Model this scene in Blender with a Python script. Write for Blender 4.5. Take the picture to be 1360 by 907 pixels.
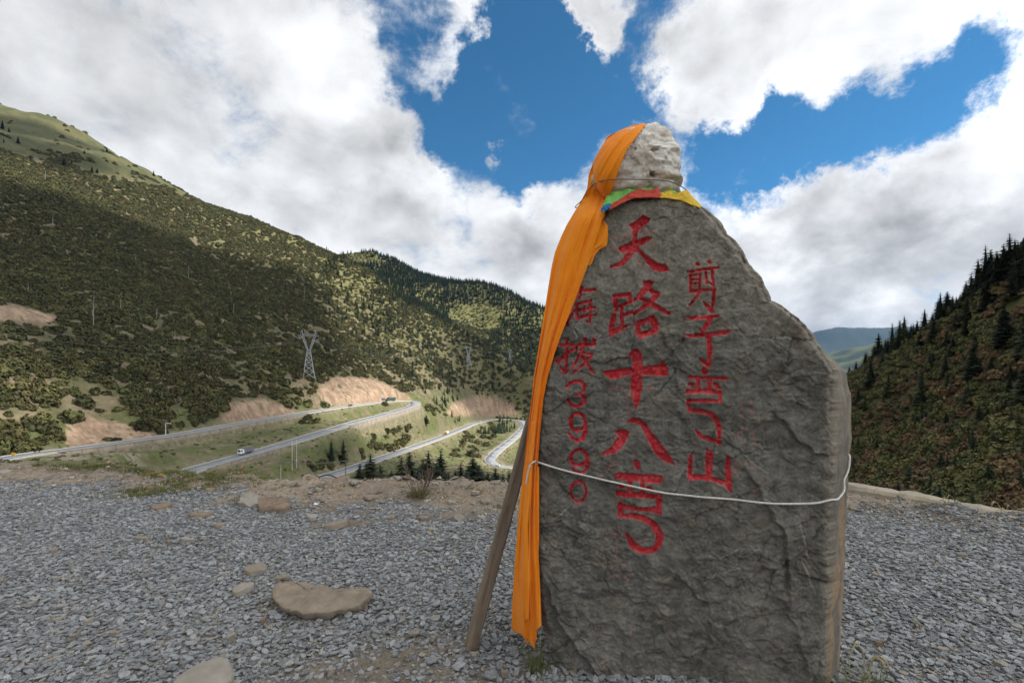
# Mountain pass lay-by with an inscribed standing stone, switchback road and forested hills.
import bpy, bmesh, math, random
import numpy as np
from mathutils import Vector, Matrix, Euler

for o in list(bpy.data.objects):
    bpy.data.objects.remove(o, do_unlink=True)
scene = bpy.context.scene
C = scene.collection
random.seed(7)
RNG = np.random.default_rng(11)

# ---------------------------------------------------------------- camera
cam_d = bpy.data.cameras.new('camera')
cam = bpy.data.objects.new('camera', cam_d); C.objects.link(cam)
cam.location = (0, 0, 1.6)
cam.rotation_euler = (math.radians(90), 0, 0)
cam_d.sensor_width = 36.0
cam_d.lens = 620.0 / 1360.0 * 36.0
cam_d.shift_y = (500.0 - 453.5) / 1360.0
cam_d.clip_start = 0.05
cam_d.clip_end = 30000.0
scene.camera = cam

# ---------------------------------------------------------------- light
SUN_EL = math.radians(47); SUN_AZ = math.radians(96)      # azimuth measured from +Y towards +X
SUN_DIR = Vector((math.sin(SUN_AZ) * math.cos(SUN_EL), math.cos(SUN_AZ) * math.cos(SUN_EL), math.sin(SUN_EL)))
sun_d = bpy.data.lights.new('sun', 'SUN'); sun_d.energy = 4.6; sun_d.angle = math.radians(1.6); sun_d.color = (1.0, 0.95, 0.87)
sun = bpy.data.objects.new('sun', sun_d); C.objects.link(sun)
sun.rotation_euler = SUN_DIR.to_track_quat('Z', 'Y').to_euler()
scene.view_settings.view_transform = 'Standard'
scene.view_settings.look = 'None'
scene.view_settings.exposure = 0.52
scene.view_settings.gamma = 1.0
scene.cycles.max_bounces = 6
scene.cycles.diffuse_bounces = 3
scene.cycles.transparent_max_bounces = 8
scene.cycles.volume_bounces = 1
scene.cycles.use_denoising = True
scene.cycles.denoising_prefilter = 'FAST'

# ---------------------------------------------------------------- sky with drifting cloud
world = bpy.data.worlds.new('World'); scene.world = world; world.use_nodes = True
wn = world.node_tree; wn.nodes.clear()
def N(tree, typ, **kw):
    n = tree.nodes.new(typ)
    for k, v in kw.items():
        setattr(n, k, v)
    return n
def L(tree, a, b): tree.links.new(a, b)
def math_n(tree, op, a, b=None, c=None, clamp=False):
    n = tree.nodes.new('ShaderNodeMath'); n.operation = op; n.use_clamp = clamp
    for i, v in enumerate((a, b, c)):
        if v is None: continue
        if isinstance(v, (int, float)): n.inputs[i].default_value = v
        else: tree.links.new(v, n.inputs[i])
    return n.outputs[0]
def vmath(tree, op, a, b=None, scale=None):
    n = tree.nodes.new('ShaderNodeVectorMath'); n.operation = op
    for i, v in enumerate((a, b)):
        if v is None: continue
        if isinstance(v, (tuple, list, Vector)): n.inputs[i].default_value = tuple(v)
        else: tree.links.new(v, n.inputs[i])
    if scale is not None:
        if isinstance(scale, (int, float)): n.inputs['Scale'].default_value = scale
        else: tree.links.new(scale, n.inputs['Scale'])
    return n.outputs['Value'] if op in ('DOT_PRODUCT', 'LENGTH') else n.outputs[0]
def maprange(tree, v, a, b, c=0.0, d=1.0, smooth=True):
    n = tree.nodes.new('ShaderNodeMapRange'); n.interpolation_type = 'SMOOTHSTEP' if smooth else 'LINEAR'
    tree.links.new(v, n.inputs[0])
    for i, x in enumerate((a, b, c, d)): n.inputs[i + 1].default_value = x
    return n.outputs[0]
def noise_n(tree, vec, scale, detail=4, rough=0.5, dist=0.0):
    n = tree.nodes.new('ShaderNodeTexNoise'); n.noise_dimensions = '3D'
    n.inputs['Scale'].default_value = scale; n.inputs['Detail'].default_value = detail
    n.inputs['Roughness'].default_value = rough; n.inputs['Distortion'].default_value = dist
    if vec is not None: tree.links.new(vec, n.inputs['Vector'])
    return n
def mix_c(tree, fac, a, b, blend='MIX'):
    n = tree.nodes.new('ShaderNodeMix'); n.data_type = 'RGBA'; n.blend_type = blend
    if isinstance(fac, (int, float)): n.inputs[0].default_value = fac
    else: tree.links.new(fac, n.inputs[0])
    for i, v in ((6, a), (7, b)):
        if isinstance(v, (tuple, list)): n.inputs[i].default_value = (*v[:3], 1)
        else: tree.links.new(v, n.inputs[i])
    return n.outputs[2]

def sky_dir(px, py):
    return Vector(((px - 680.0) / 620.0, 1.0, (500.0 - py) / 620.0)).normalized()

WS = 0.1
tc = N(wn, 'ShaderNodeTexCoord')
V = tc.outputs['Generated']
sky = N(wn, 'ShaderNodeTexSky', sky_type='NISHITA'); sky.sun_disc = False
sky.sun_elevation = SUN_EL; sky.sun_rotation = SUN_AZ
sky.altitude = 4000; sky.air_density = 1.0; sky.dust_density = 0.3; sky.ozone_density = 2.5
# ragged coordinates: the direction bent by noise, then flattened towards the horizon
nz = noise_n(wn, V, 6.5, 7, 0.66)
bend = vmath(wn, 'SCALE', vmath(wn, 'SUBTRACT', nz.outputs['Color'], (0.5, 0.5, 0.5)), scale=0.25)
VB = vmath(wn, 'NORMALIZE', vmath(wn, 'ADD', V, bend))
sep = N(wn, 'ShaderNodeSeparateXYZ'); L(wn, V, sep.inputs[0])
den = math_n(wn, 'ADD', math_n(wn, 'ABSOLUTE', sep.outputs[2]), 0.75)
inv = math_n(wn, 'DIVIDE', 1.0, den)
Q = vmath(wn, 'SCALE', V, scale=inv)
def lobes(lst, vec):
    tot = None
    for px, py, r, w in lst:
        s = r / 620.0 * 0.85
        d = vmath(wn, 'DOT_PRODUCT', vec, sky_dir(px, py))
        e = math_n(wn, 'EXPONENT', math_n(wn, 'MULTIPLY', math_n(wn, 'SUBTRACT', d, 1.0), 2.0 / (s * s)))
        e = math_n(wn, 'MULTIPLY', e, w)
        tot = e if tot is None else math_n(wn, 'ADD', tot, e)
    return tot
# open blue between the banks (negative) and small detached clouds inside it (positive)
GAPS = [(640, 150, 115, -1.0), (690, 30, 90, -1.0), (560, 20, 75, -0.85), (800, 110, 75, -0.8), (590, 110, 60, -0.5), (740, 200, 60, -.6), (850, 165, 45, -.4),
        (955, 208, 62, -1.0), (1050, 200, 60, -1.1), (1000, 190, 45, -.6), (1135, 175, 45, -0.8), (1225, 130, 52, -0.85), (1300, 90, 42, -0.6), (880, 20, 40, -.35), (700, 250, 40, -.5), (670, 120, 60, -.4),
        (600, 36, 60, 1.15), (640, 14, 44, 0.8), (580, 92, 34, 0.75), (596, 125, 26, .45), (803, 42, 30, 1.1), (770, 6, 32, 1.1), (965, 213, 22, 0.35), (1003, 203, 22, 0.4), (655, 208, 20, 0.7), (890, 238, 24, .15),
        (480, 80, 60, 0.25), (520, 200, 80, 0.5), (570, 235, 30, .4), (900, 110, 50, .5), (1000, 95, 60, .4), (1180, 60, 90, 0.35), (690, 300, 60, 0.5), (1065, 290, 70, 0.6), (1250, 230, 90, 0.5), (930, 60, 50, .3)]
gap = math_n(wn, 'MINIMUM', math_n(wn, 'MAXIMUM', lobes(GAPS, VB), -0.78), 0.35)
bank = noise_n(wn, Q, 3.2, 4, 0.5)
puff = noise_n(wn, Q, 9.0, 12, 0.66, 0.2)
puff1 = noise_n(wn, Q, 9.0, 7, 0.55, 0.2)
SUNQ = Vector((0.035, -0.01, 0.06))
puff2 = noise_n(wn, vmath(wn, 'ADD', Q, SUNQ), 9.0, 7, 0.55, 0.2)
big2 = noise_n(wn, vmath(wn, 'ADD', Q, tuple(SUNQ * 2.2)), 3.2, 4, 0.5)
dens = math_n(wn, 'ADD', math_n(wn, 'MULTIPLY', bank.outputs[0], 0.55), math_n(wn, 'MULTIPLY', puff.outputs[0], 1.5))
dens = math_n(wn, 'ADD', dens, math_n(wn, 'ADD', gap, -0.27))
alpha = maprange(wn, dens, 0.10, 0.74)
# light and shade in the cloud: the side towards the sun is brighter, deep parts and bases greyer
lit = math_n(wn, 'MULTIPLY', math_n(wn, 'SUBTRACT', puff1.outputs[0], puff2.outputs[0]), 0.62)
lit2 = math_n(wn, 'MULTIPLY', math_n(wn, 'SUBTRACT', bank.outputs[0], big2.outputs[0]), 0.75)
deep = maprange(wn, dens, 0.35, 1.1, 0.11, -0.02)
GREY = [(1080, 385, 110, -0.12), (1250, 330, 140, -0.12), (1350, 400, 110, -0.08), (1000, 350, 60, -.07), (250, 210, 160, -0.07), (60, 110, 130, -0.07), (400, 260, 90, -0.06), (700, 370, 70, -.06), (520, 260, 60, -.06),
        (1080, 300, 80, 0.16), (1330, 190, 90, 0.22), (960, 270, 50, 0.16), (640, 340, 70, 0.10), (570, 215, 40, .12), (1000, 130, 90, 0.05), (500, 30, 90, 0.05), (1170, 420, 40, .18), (400, 90, 70, .06)]
grey = lobes(GREY, VB)
br = math_n(wn, 'ADD', math_n(wn, 'ADD', lit, lit2), math_n(wn, 'ADD', deep, grey))
br = math_n(wn, 'MULTIPLY', math_n(wn, 'MAXIMUM', math_n(wn, 'ADD', br, 0.565), 0.05), 1.0 / WS)
# added glow: cloud brightened towards the sun, out of view, to lift the foreground
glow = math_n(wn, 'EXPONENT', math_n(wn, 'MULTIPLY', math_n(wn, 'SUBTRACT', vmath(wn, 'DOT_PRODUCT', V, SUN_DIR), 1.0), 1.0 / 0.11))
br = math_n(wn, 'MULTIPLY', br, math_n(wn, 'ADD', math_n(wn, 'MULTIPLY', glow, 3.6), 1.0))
cc = N(wn, 'ShaderNodeCombineColor')
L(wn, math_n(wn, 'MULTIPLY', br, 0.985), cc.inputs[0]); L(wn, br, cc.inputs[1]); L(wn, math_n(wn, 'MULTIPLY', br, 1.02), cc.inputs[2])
below = maprange(wn, sep.outputs[2], -0.12, -0.02, 1.0, 0.0)
skyc = mix_c(wn, 1.0, sky.outputs[0], (0.50, 1.08, 1.17), 'MULTIPLY')
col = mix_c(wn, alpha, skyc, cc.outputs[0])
col = mix_c(wn, below, col, (1.2, 1.25, 1.1))
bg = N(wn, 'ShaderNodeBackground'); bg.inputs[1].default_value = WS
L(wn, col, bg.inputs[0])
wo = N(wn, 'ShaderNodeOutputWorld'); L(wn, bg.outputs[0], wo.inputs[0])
world.cycles.sampling_method = 'MANUAL'; world.cycles.sample_map_resolution = 512
# ---------------------------------------------------------------- numeric helpers
F = 620.0          # focal length in photo pixels
EYE = 1.6          # eye height above the gravel
HOR = 500.0        # photo row of the horizon
CXP = 680.0

def P(px, py, d):
    """photo pixel + ground distance (metres along +Y) -> world point"""
    return np.array([d * (px - CXP) / F, d, EYE + d * (HOR - py) / F])

def hash2(ix, iy, seed):
    h = (ix.astype(np.int64) * 374761393 + iy.astype(np.int64) * 668265263 + seed * 144665) & 0xFFFFFFFF
    h = ((h ^ (h >> 13)) * 1274126177) & 0xFFFFFFFF
    return h ^ (h >> 16)

def perlin(x, y, seed=0):
    x = np.asarray(x, float); y = np.asarray(y, float)
    x0 = np.floor(x); y0 = np.floor(y)
    fx = x - x0; fy = y - y0
    ix = x0.astype(np.int64); iy = y0.astype(np.int64)
    u = fx * fx * fx * (fx * (fx * 6 - 15) + 10); v = fy * fy * fy * (fy * (fy * 6 - 15) + 10)
    def g(dx, dy):
        a = (hash2(ix + dx, iy + dy, seed) & 0xFFFF) * (2 * np.pi / 65536)
        return np.cos(a) * (fx - dx) + np.sin(a) * (fy - dy)
    a = g(0, 0); b = g(1, 0); c = g(0, 1); d = g(1, 1)
    return ((a + (b - a) * u) + ((c + (d - c) * u) - (a + (b - a) * u)) * v) * 1.5

def fbm(x, y, oct=4, seed=0, gain=0.5, lac=2.03):
    s = 0; amp = 1.0; f = 1.0
    for k in range(oct):
        s = s + amp * perlin(x * f + 13.7 * k, y * f - 7.1 * k, seed + k)
        amp *= gain; f *= lac
    return s

def sstep(a, b, x):
    t = np.clip((x - a) / (b - a), 0, 1)
    return t * t * (3 - 2 * t)

def poly_sd(poly, X, Y, closed=True):
    """distance to polyline / signed distance to polygon (negative inside)"""
    poly = np.asarray(poly, float)
    n = len(poly)
    d = np.full(X.shape, 1e18); inside = np.zeros(X.shape, bool)
    for i in range(n if closed else n - 1):
        a = poly[i]; b = poly[(i + 1) % n]
        ex, ey = b - a
        wx = X - a[0]; wy = Y - a[1]
        t = np.clip((wx * ex + wy * ey) / max(ex * ex + ey * ey, 1e-12), 0, 1)
        d = np.minimum(d, (wx - t * ex) ** 2 + (wy - t * ey) ** 2)
        if closed:
            c = (a[1] <= Y) != (b[1] <= Y)
            with np.errstate(divide='ignore', invalid='ignore'):
                xi = a[0] + (Y - a[1]) * ex / (ey if abs(ey) > 1e-12 else 1e-12)
            inside ^= c & (X < xi)
    d = np.sqrt(d)
    return np.where(inside, -d, d) if closed else d

def facets(X, Z, cell, seed, tilt, ang=.5, an=1.6, crack=0.0):
    """broken planes: every cell of a crooked tiling is its own tilted facet"""
    ca, sa = math.cos(ang), math.sin(ang); gx = (X * ca + Z * sa) / (cell * an); gz = (-X * sa + Z * ca) / cell
    ix = np.floor(gx).astype(np.int64); iz = np.floor(gz).astype(np.int64); best = np.full(X.shape, 1e9); sec = np.full(X.shape, 1e9); out = np.zeros(X.shape)
    for dx in (-1, 0, 1):
        for dz in (-1, 0, 1):
            h = hash2(ix + dx, iz + dz, seed); a = (h & 255) / 255.0; b_ = ((h >> 8) & 255) / 255.0; c_ = ((h >> 16) & 255) / 255.0 - .5; d_ = ((h >> 24) & 255) / 255.0 - .5
            ex = gx - (ix + dx + a); ez = gz - (iz + dz + b_); dd = ex * ex + ez * ez; k = dd < best
            sec = np.where(k, best, np.minimum(sec, dd)); best = np.where(k, dd, best); out = np.where(k, (c_ * ex * 2 + d_ * ez * 2) * tilt + (c_ + d_) * tilt * .35, out)
    if crack: out = out - crack * np.exp(-(np.sqrt(sec) - np.sqrt(best)) * cell / .0035)
    return out

def catmull(pts, step):
    pts = np.asarray(pts, float)
    p = np.vstack([2 * pts[0] - pts[1], pts, 2 * pts[-1] - pts[-2]])
    out = []
    for i in range(1, len(p) - 2):
        a, b, c, d = p[i - 1], p[i], p[i + 1], p[i + 2]
        # centripetal parametrisation
        t0 = 0; t1 = t0 + max(np.linalg.norm(b - a), 1e-6) ** .5
        t2 = t1 + max(np.linalg.norm(c - b), 1e-6) ** .5; t3 = t2 + max(np.linalg.norm(d - c), 1e-6) ** .5
        m = max(2, int(np.linalg.norm(c - b) / step))
        for t in np.linspace(t1, t2, m, endpoint=False):
            A1 = (t1 - t) / (t1 - t0) * a + (t - t0) / (t1 - t0) * b
            A2 = (t2 - t) / (t2 - t1) * b + (t - t1) / (t2 - t1) * c
            A3 = (t3 - t) / (t3 - t2) * c + (t - t2) / (t3 - t2) * d
            B1 = (t2 - t) / (t2 - t0) * A1 + (t - t0) / (t2 - t0) * A2
            B2 = (t3 - t) / (t3 - t1) * A2 + (t - t1) / (t3 - t1) * A3
            out.append((t2 - t) / (t2 - t1) * B1 + (t - t1) / (t2 - t1) * B2)
    out.append(pts[-1])
    return np.array(out)

# ---------------------------------------------------------------- roads (centre lines) and land form
ROAD_A = catmull([P(-260, 668, 120), P(-100, 635, 146), P(0, 610, 170), P(110, 594.5, 203), P(230, 578, 240), P(320, 562, 288), P(400, 549, 342),
                  P(470, 538.5, 405), P(525, 532.5, 460), P(548, 533.2, 474), P(551, 537, 462), P(530, 545, 425), P(466, 562.5, 330),
                  P(380, 589, 252), P(330, 603, 229), P(262, 622, 204), P(225, 634, 188), P(210, 645, 172), P(222, 655, 164),
                  P(270, 660, 165), P(340, 652, 188), P(431, 633, 233), P(503, 609.5, 307), P(586, 580.5, 462), P(612, 570, 545), P(635, 561, 640),
                  P(662, 556.5, 705), P(686, 558, 705), P(696, 563.5, 660), P(684, 580, 540), P(655, 604, 428), P(651, 612, 408),
                  P(662, 618.5, 398), P(700, 622, 400), P(760, 622, 410), P(830, 624, 420)], 2.5)
ROAD_W = 9.8

CTRL = [
 # left hill, column by column from its foot to its crest
 (-420, 690, 110), (-420, 520, 150), (-420, 200, 300), (-420, 40, 560), (-420, 60, 900),
 (-200, 560, 170), (-200, 380, 250), (-200, 150, 560), (-200, 75, 720), (-200, 120, 1000),
 (0, 575, 188), (0, 500, 215), (0, 413, 260), (0, 255, 420), (0, 178, 610), (0, 134, 800), (0, 170, 980),
 (60, 152, 800), (60, 185, 960),
 (110, 575, 222), (110, 480, 268), (110, 330, 410), (110, 225, 610), (110, 179, 805), (110, 215, 960),
 (230, 553, 262), (230, 480, 320), (230, 390, 420), (230, 296, 620), (230, 244, 820), (230, 275, 960),
 (320, 540, 310), (320, 460, 400), (320, 360, 620), (320, 287, 840), (320, 320, 980),
 (410, 500, 398), (410, 420, 550), (410, 362, 700), (410, 321, 870), (410, 352, 1000),
 (455, 345, 870), (455, 372, 990),
 (440, 517, 420), (500, 512, 500), (480, 450, 620), (480, 400, 740), (503, 375, 850), (503, 400, 960),
 (560, 526, 510), (560, 482, 620), (560, 441, 730), (560, 412, 815), (560, 432, 920),
 (620, 532, 690), (620, 500, 735), (620, 448, 795), (620, 470, 890),
 (660, 540, 745), (660, 505, 760), (660, 470, 785), (660, 492, 860),
 (700, 548, 748), (703, 502, 765), (703, 520, 840),
 # between the road legs
 (300, 581, 258), (400, 566, 310), (460, 553, 365), (500, 575, 345), (470, 600, 270), (560, 560, 470), (600, 552, 590), (640, 542, 720),
 (420, 607, 245), (300, 628, 200), (590, 600, 390), (630, 590, 480), (670, 572, 610), (640, 625, 330), (700, 600, 470), (740, 590, 560),
 # second mountain
 (400, 352, 1350), (440, 341, 1450), (482, 335, 1420), (500, 367, 1200), (500, 337, 1390), (525, 347, 1330), (560, 405, 1010), (560, 386, 1120), (562, 364, 1250),
 (600, 374, 1210), (600, 410, 1080), (640, 452, 950), (640, 422, 1050), (640, 379, 1150), (660, 385, 1130),
 (682, 400, 1100), (700, 452, 980), (718, 414, 1070), (700, 492, 900), (480, 375, 1700), (600, 410, 1500), (700, 440, 1400),
 (760, 442, 1050), (850, 478, 1000), (850, 515, 820), (950, 515, 900), (1000, 525, 1500), (900, 500, 1600),
 # land left of the valley, seen past the gravel
 (-150, 640, 60), (0, 626, 60), (60, 621, 92), (20, 616, 130), (150, 617, 130), (100, 604, 178), (180, 606, 180), (250, 640, 110), (220, 607, 196),
 # below the gravel edge
 (300, 700, 60), (490, 663, 150), (600, 655, 200), (560, 760, 50), (800, 760, 50), (700, 680, 120), (850, 650, 300), (1000, 700, 120), (900, 800, 40),
 (-600, 640, 40), (150, 760, 25), (-100, 690, 30),
 # hill on the right
 (1130, 655, 80), (1124, 505, 180), (1180, 470, 163), (1230, 440, 146), (1290, 398, 130), (1330, 368, 118), (1370, 338, 108), (1450, 270, 96),
 (1200, 560, 118), (1200, 640, 80), (1280, 640, 66), (1280, 520, 96), (1360, 690, 45), (1360, 560, 72), (1360, 440, 92), (1500, 600, 50), (1500, 400, 75),
 (1600, 200, 85), (1130, 530, 215), (1230, 475, 185), (1370, 380, 140), (1120, 560, 300), (1180, 560, 400), (1300, 540, 400), (1600, 300, 130), (1800, 350, 150),
 # far country on the right
 (1000, 500, 2600), (1105, 480, 2500), (1150, 463, 2500), (1190, 448, 2450), (1250, 430, 2400), (1105, 498, 2200), (1190, 495, 1900), (1150, 480, 3400), (1250, 470, 3600),
 (1060, 456, 6300), (1088, 440, 6300), (1112, 434.5, 6300), (1150, 437, 6500), (1190, 435, 6500), (1225, 433, 6500), (1300, 440, 6500), (1000, 480, 6200), (1110, 470, 5000), (1190, 470, 5000), (1110, 460, 8500), (1300, 455, 8500),
 (700, 470, 3000), (400, 440, 3000), (0, 420, 3000), (-300, 430, 2500), (700, 480, 8000), (0, 470, 8000), (1700, 460, 3000), (1500, 470, 8000),
]
EDGE = [(-60, -40), (-60, -2), (-30, 7.6), (-14, 8.6), (-9.0, 8.2), (-7.0, 8.2), (-4.9, 7.5), (-3.25, 7.15), (-1.5, 7.1), (0.23, 7.1), (2.5, 6.9), (4.65, 6.35),
        (5.3, 5.75), (6.1, 4.9), (7.2, 3.0), (8.6, -1), (9.5, -8), (10, -40)]

cp = np.array([P(*c) for c in CTRL] + [(x, y, -30.0) for x, y in ((-200, -100), (200, -200), (-500, -400), (500, -500), (0, -200))] +
              [tuple(p) for p in ROAD_A[::24]])
RB_C = 14.0
def _phi(r2): return np.sqrt(r2 + RB_C * RB_C)
_n = len(cp)
_A = np.zeros((_n + 3, _n + 3))
_A[:_n, :_n] = _phi(((cp[:, None, :2] - cp[None, :, :2]) ** 2).sum(-1)) - 0.0
_A[:_n, :_n] -= np.eye(_n) * 1.5
_A[:_n, _n:] = np.c_[np.ones(_n), cp[:, :2] / 1000]
_A[_n:, :_n] = _A[:_n, _n:].T
_W = np.linalg.solve(_A, np.r_[cp[:, 2], 0, 0, 0])

def land_raw(X, Y):
    out = np.empty(X.size); x = X.ravel(); y = Y.ravel()
    for i in range(0, x.size, 20000):
        s = slice(i, i + 20000)
        r2 = (x[s, None] - cp[None, :, 0]) ** 2 + (y[s, None] - cp[None, :, 1]) ** 2
        out[s] = _phi(r2) @ _W[:_n] + _W[_n] + (x[s] * _W[_n + 1] + y[s] * _W[_n + 2]) / 1000
    return out.reshape(X.shape)

def road_near(X, Y):
    """horizontal distance to the road and its height there"""
    x = X.ravel().astype(np.float32); y = Y.ravel().astype(np.float32)
    d = np.full(x.size, 1e4, np.float32); z = np.zeros(x.size, np.float32); lat = np.zeros(x.size, np.float32); wd = np.zeros(x.size, np.float32)
    R = ROAD_A.astype(np.float32)
    T = np.gradient(ROAD_A[:, :2], axis=0); T /= np.linalg.norm(T, axis=1)[:, None]; T = T.astype(np.float32)
    m = np.where((y > 90) & (y < 760) & (x > -420) & (x < 160))[0]
    for i in range(0, m.size, 8000):
        k = m[i:i + 8000]
        r2 = (x[k, None] - R[None, :, 0]) ** 2 + (y[k, None] - R[None, :, 1]) ** 2
        j = r2.argmin(1)
        d[k] = np.sqrt(r2[np.arange(k.size), j]); z[k] = R[j, 2]
        lat[k] = (x[k] - R[j, 0]) * T[j, 1] - (y[k] - R[j, 1]) * T[j, 0]
        wd[k] = np.where(lat[k] > 0, WR[j], WL[j])
    return d.reshape(X.shape), z.reshape(X.shape), lat.reshape(X.shape), wd.reshape(X.shape)

# where walls hold the downhill edge: drop right (+) and left (-) of the road, per centre-line point
def road_idx(px, py, d):
    p = P(px, py, d); return int(((ROAD_A[:, :2] - p[:2]) ** 2).sum(1).argmin())
WALLS = [(road_idx(60, 601, 188), road_idx(400, 549, 342), 1, 4.2), (road_idx(549, 534, 474), road_idx(452, 567, 318), -1, 8.0), (road_idx(376, 590, 250), road_idx(262, 622, 204), -1, 3.0)]
WR = np.zeros(len(ROAD_A)); WL = np.zeros(len(ROAD_A))
for _a, _b, _s, _h in WALLS:
    _k = np.arange(_a, _b + 1); _e = np.minimum(np.minimum(_k - _a, _b - _k) / 6.0, 1.0) * _h
    (WR if _s > 0 else WL)[_a:_b + 1] = _e

def edge_sd(X, Y):
    return poly_sd(EDGE, X, Y)

def land(X, Y, want=False):
    X = np.asarray(X, float); Y = np.asarray(Y, float)
    L = land_raw(X, Y)
    R = np.hypot(X, Y)
    amp = np.clip((R - 25) / 400, 0, 1)
    L = L + amp * (9 * fbm(X / 170, Y / 170, 4, 5) + 2.0 * fbm(X / 37, Y / 37, 3, 9)) * np.clip(R / 700, .35, 1.25)
    rd, rz, lat, wd = road_near(X, Y)
    t = sstep(ROAD_W / 2 + 1.2, ROAD_W / 2 + 11, rd)
    L = (rz - 0.35) * (1 - t) + L * t
    L = L - wd * sstep(5.1, 6.0, rd) * (1 - sstep(7.2, 30, rd))
    s = edge_sd(X, Y)
    zp = 0.018 * fbm(X * 1.1, Y * 1.1, 3, 21) + 0.0 * X
    berm = np.exp(-((s + 0.55) / 0.5) ** 2) * (0.06 + 0.05 * fbm(X * .9, Y * .9, 2, 31))
    zp = zp + berm + 0.10 * sstep(-1.5, -0.3, s) * fbm(X * 2.2, Y * 2.2, 3, 77)
    drop = zp - 0.62 * np.maximum(s, 0) - 0.05 * np.maximum(s, 0) * fbm(X / 3, Y / 3, 3, 41)
    # outside the gravel the ground falls away until it meets the land below
    k = 1.5
    m = np.maximum(drop, L) + k * np.log1p(np.exp(-np.abs(drop - L) / k)) * sstep(1, 12, s)
    z = np.where(s < 0, zp, m)
    if want:
        return z, s, rd, lat
    return z
# ---------------------------------------------------------------- object helpers
def tag(o, label=None, cat=None, group=None, kind=None):
    if label: o['label'] = label
    if cat: o['category'] = cat
    if group: o['group'] = group
    if kind: o['kind'] = kind
    return o
def empty(name, loc=(0, 0, 0), rz=0.0):
    o = bpy.data.objects.new(name, None); C.objects.link(o)
    o.location = loc; o.rotation_euler = (0, 0, rz); o.empty_display_size = 0.1
    return o
def link_mesh(name, me, mats, parent=None, smooth=False):
    if not isinstance(mats, (list, tuple)): mats = [mats]
    for m in mats: me.materials.append(m)
    if smooth:
        me.polygons.foreach_set('use_smooth', np.ones(len(me.polygons), bool))
    o = bpy.data.objects.new(name, me); C.objects.link(o)
    if parent is not None: o.parent = parent
    return o
def np_mesh(name, verts, faces):
    """verts (n,3), faces (m,3) or (m,4) arrays"""
    verts = np.ascontiguousarray(verts, np.float32); faces = np.ascontiguousarray(faces, np.int32)
    me = bpy.data.meshes.new(name); k = faces.shape[1]
    me.vertices.add(len(verts)); me.vertices.foreach_set('co', verts.ravel())
    me.loops.add(faces.size); me.loops.foreach_set('vertex_index', faces.ravel())
    me.polygons.add(len(faces)); me.polygons.foreach_set('loop_start', np.arange(0, faces.size, k, dtype=np.int32))
    me.update(calc_edges=True); me.validate()
    return me
def vcol(me, name, rgb):
    a = me.color_attributes.new(name, 'FLOAT_COLOR', 'POINT')
    a.data.foreach_set('color', np.c_[rgb, np.ones(len(rgb))].astype(np.float32).ravel())
def vfloat(me, name, v):
    a = me.attributes.new(name, 'FLOAT', 'POINT'); a.data.foreach_set('value', np.asarray(v, np.float32))

class MB:
    """collects simple shapes into one mesh"""
    def __init__(s): s.v = []; s.f = []
    def add(s, v, f):
        n = len(s.v); s.v += [tuple(p) for p in v]; s.f += [tuple(i + n for i in q) for q in f]; return s
    def box(s, c, size, rz=0.0, m=None):
        x, y, z = (k / 2 for k in size)
        v = [Vector((a * x, b * y, d * z)) for a in (-1, 1) for b in (-1, 1) for d in (-1, 1)]
        M = Matrix.Translation(Vector(c)) @ (m if m is not None else Matrix.Rotation(rz, 4, 'Z'))
        return s.add([M @ p for p in v], [(0, 1, 3, 2), (4, 6, 7, 5), (0, 4, 5, 1), (2, 3, 7, 6), (0, 2, 6, 4), (1, 5, 7, 3)])
    def tube(s, pts, r, n=6, cap=True):
        pts = [Vector(p) for p in pts]
        rs = list(r) if isinstance(r, (list, tuple, np.ndarray)) else [r] * len(pts)
        ring0 = None; vv = []; ff = []
        up = Vector((0, 0, 1))
        for i, p in enumerate(pts):
            t = (pts[min(i + 1, len(pts) - 1)] - pts[max(i - 1, 0)]).normalized()
            a = t.cross(up)
            if a.length < 1e-3: a = t.cross(Vector((1, 0, 0)))
            a.normalize(); b = t.cross(a)
            if i: # keep frames aligned
                pa = prev - t * prev.dot(t)
                if pa.length > 1e-4: a = pa.normalized(); b = t.cross(a)
            prev = a
            for k in range(n):
                q = 2 * math.pi * k / n
                vv.append(p + (a * math.cos(q) + b * math.sin(q)) * rs[i])
        for i in range(len(pts) - 1):
            for k in range(n):
                a0 = i * n + k; a1 = i * n + (k + 1) % n
                ff.append((a0, a1, a1 + n, a0 + n))
        if cap:
            ff.append(tuple(range(n))[::-1]); ff.append(tuple((len(pts) - 1) * n + k for k in range(n)))
        return s.add(vv, ff)
    def bar(s, a, b, w):
        return s.tube([a, b], w / 2 * 1.3, 4, True)
    def prism(s, prof, x0, x1, axis='x'):
        """profile points (u,v) extruded along an axis"""
        n = len(prof)
        mk = {'x': lambda t, u, v: (t, u, v), 'y': lambda t, u, v: (u, t, v), 'z': lambda t, u, v: (u, v, t)}[axis]
        v = [mk(x0, *p) for p in prof] + [mk(x1, *p) for p in prof]
        f = [(i, (i + 1) % n, (i + 1) % n + n, i + n) for i in range(n)]
        f += [tuple(range(n))[::-1], tuple(range(n, 2 * n))]
        return s.add(v, f)
    def mesh(s, name):
        me = bpy.data.meshes.new(name); me.from_pydata(s.v, [], s.f); me.update(); return me
    def build(s, name, mat, parent=None, smooth=False):
        return link_mesh(name, s.mesh(name), mat, parent, smooth)

def copy_tree(o, parent=None):
    c = o.copy(); C.objects.link(c)
    c.parent = parent
    for ch in o.children:
        copy_tree(ch, c)
    return c

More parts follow.
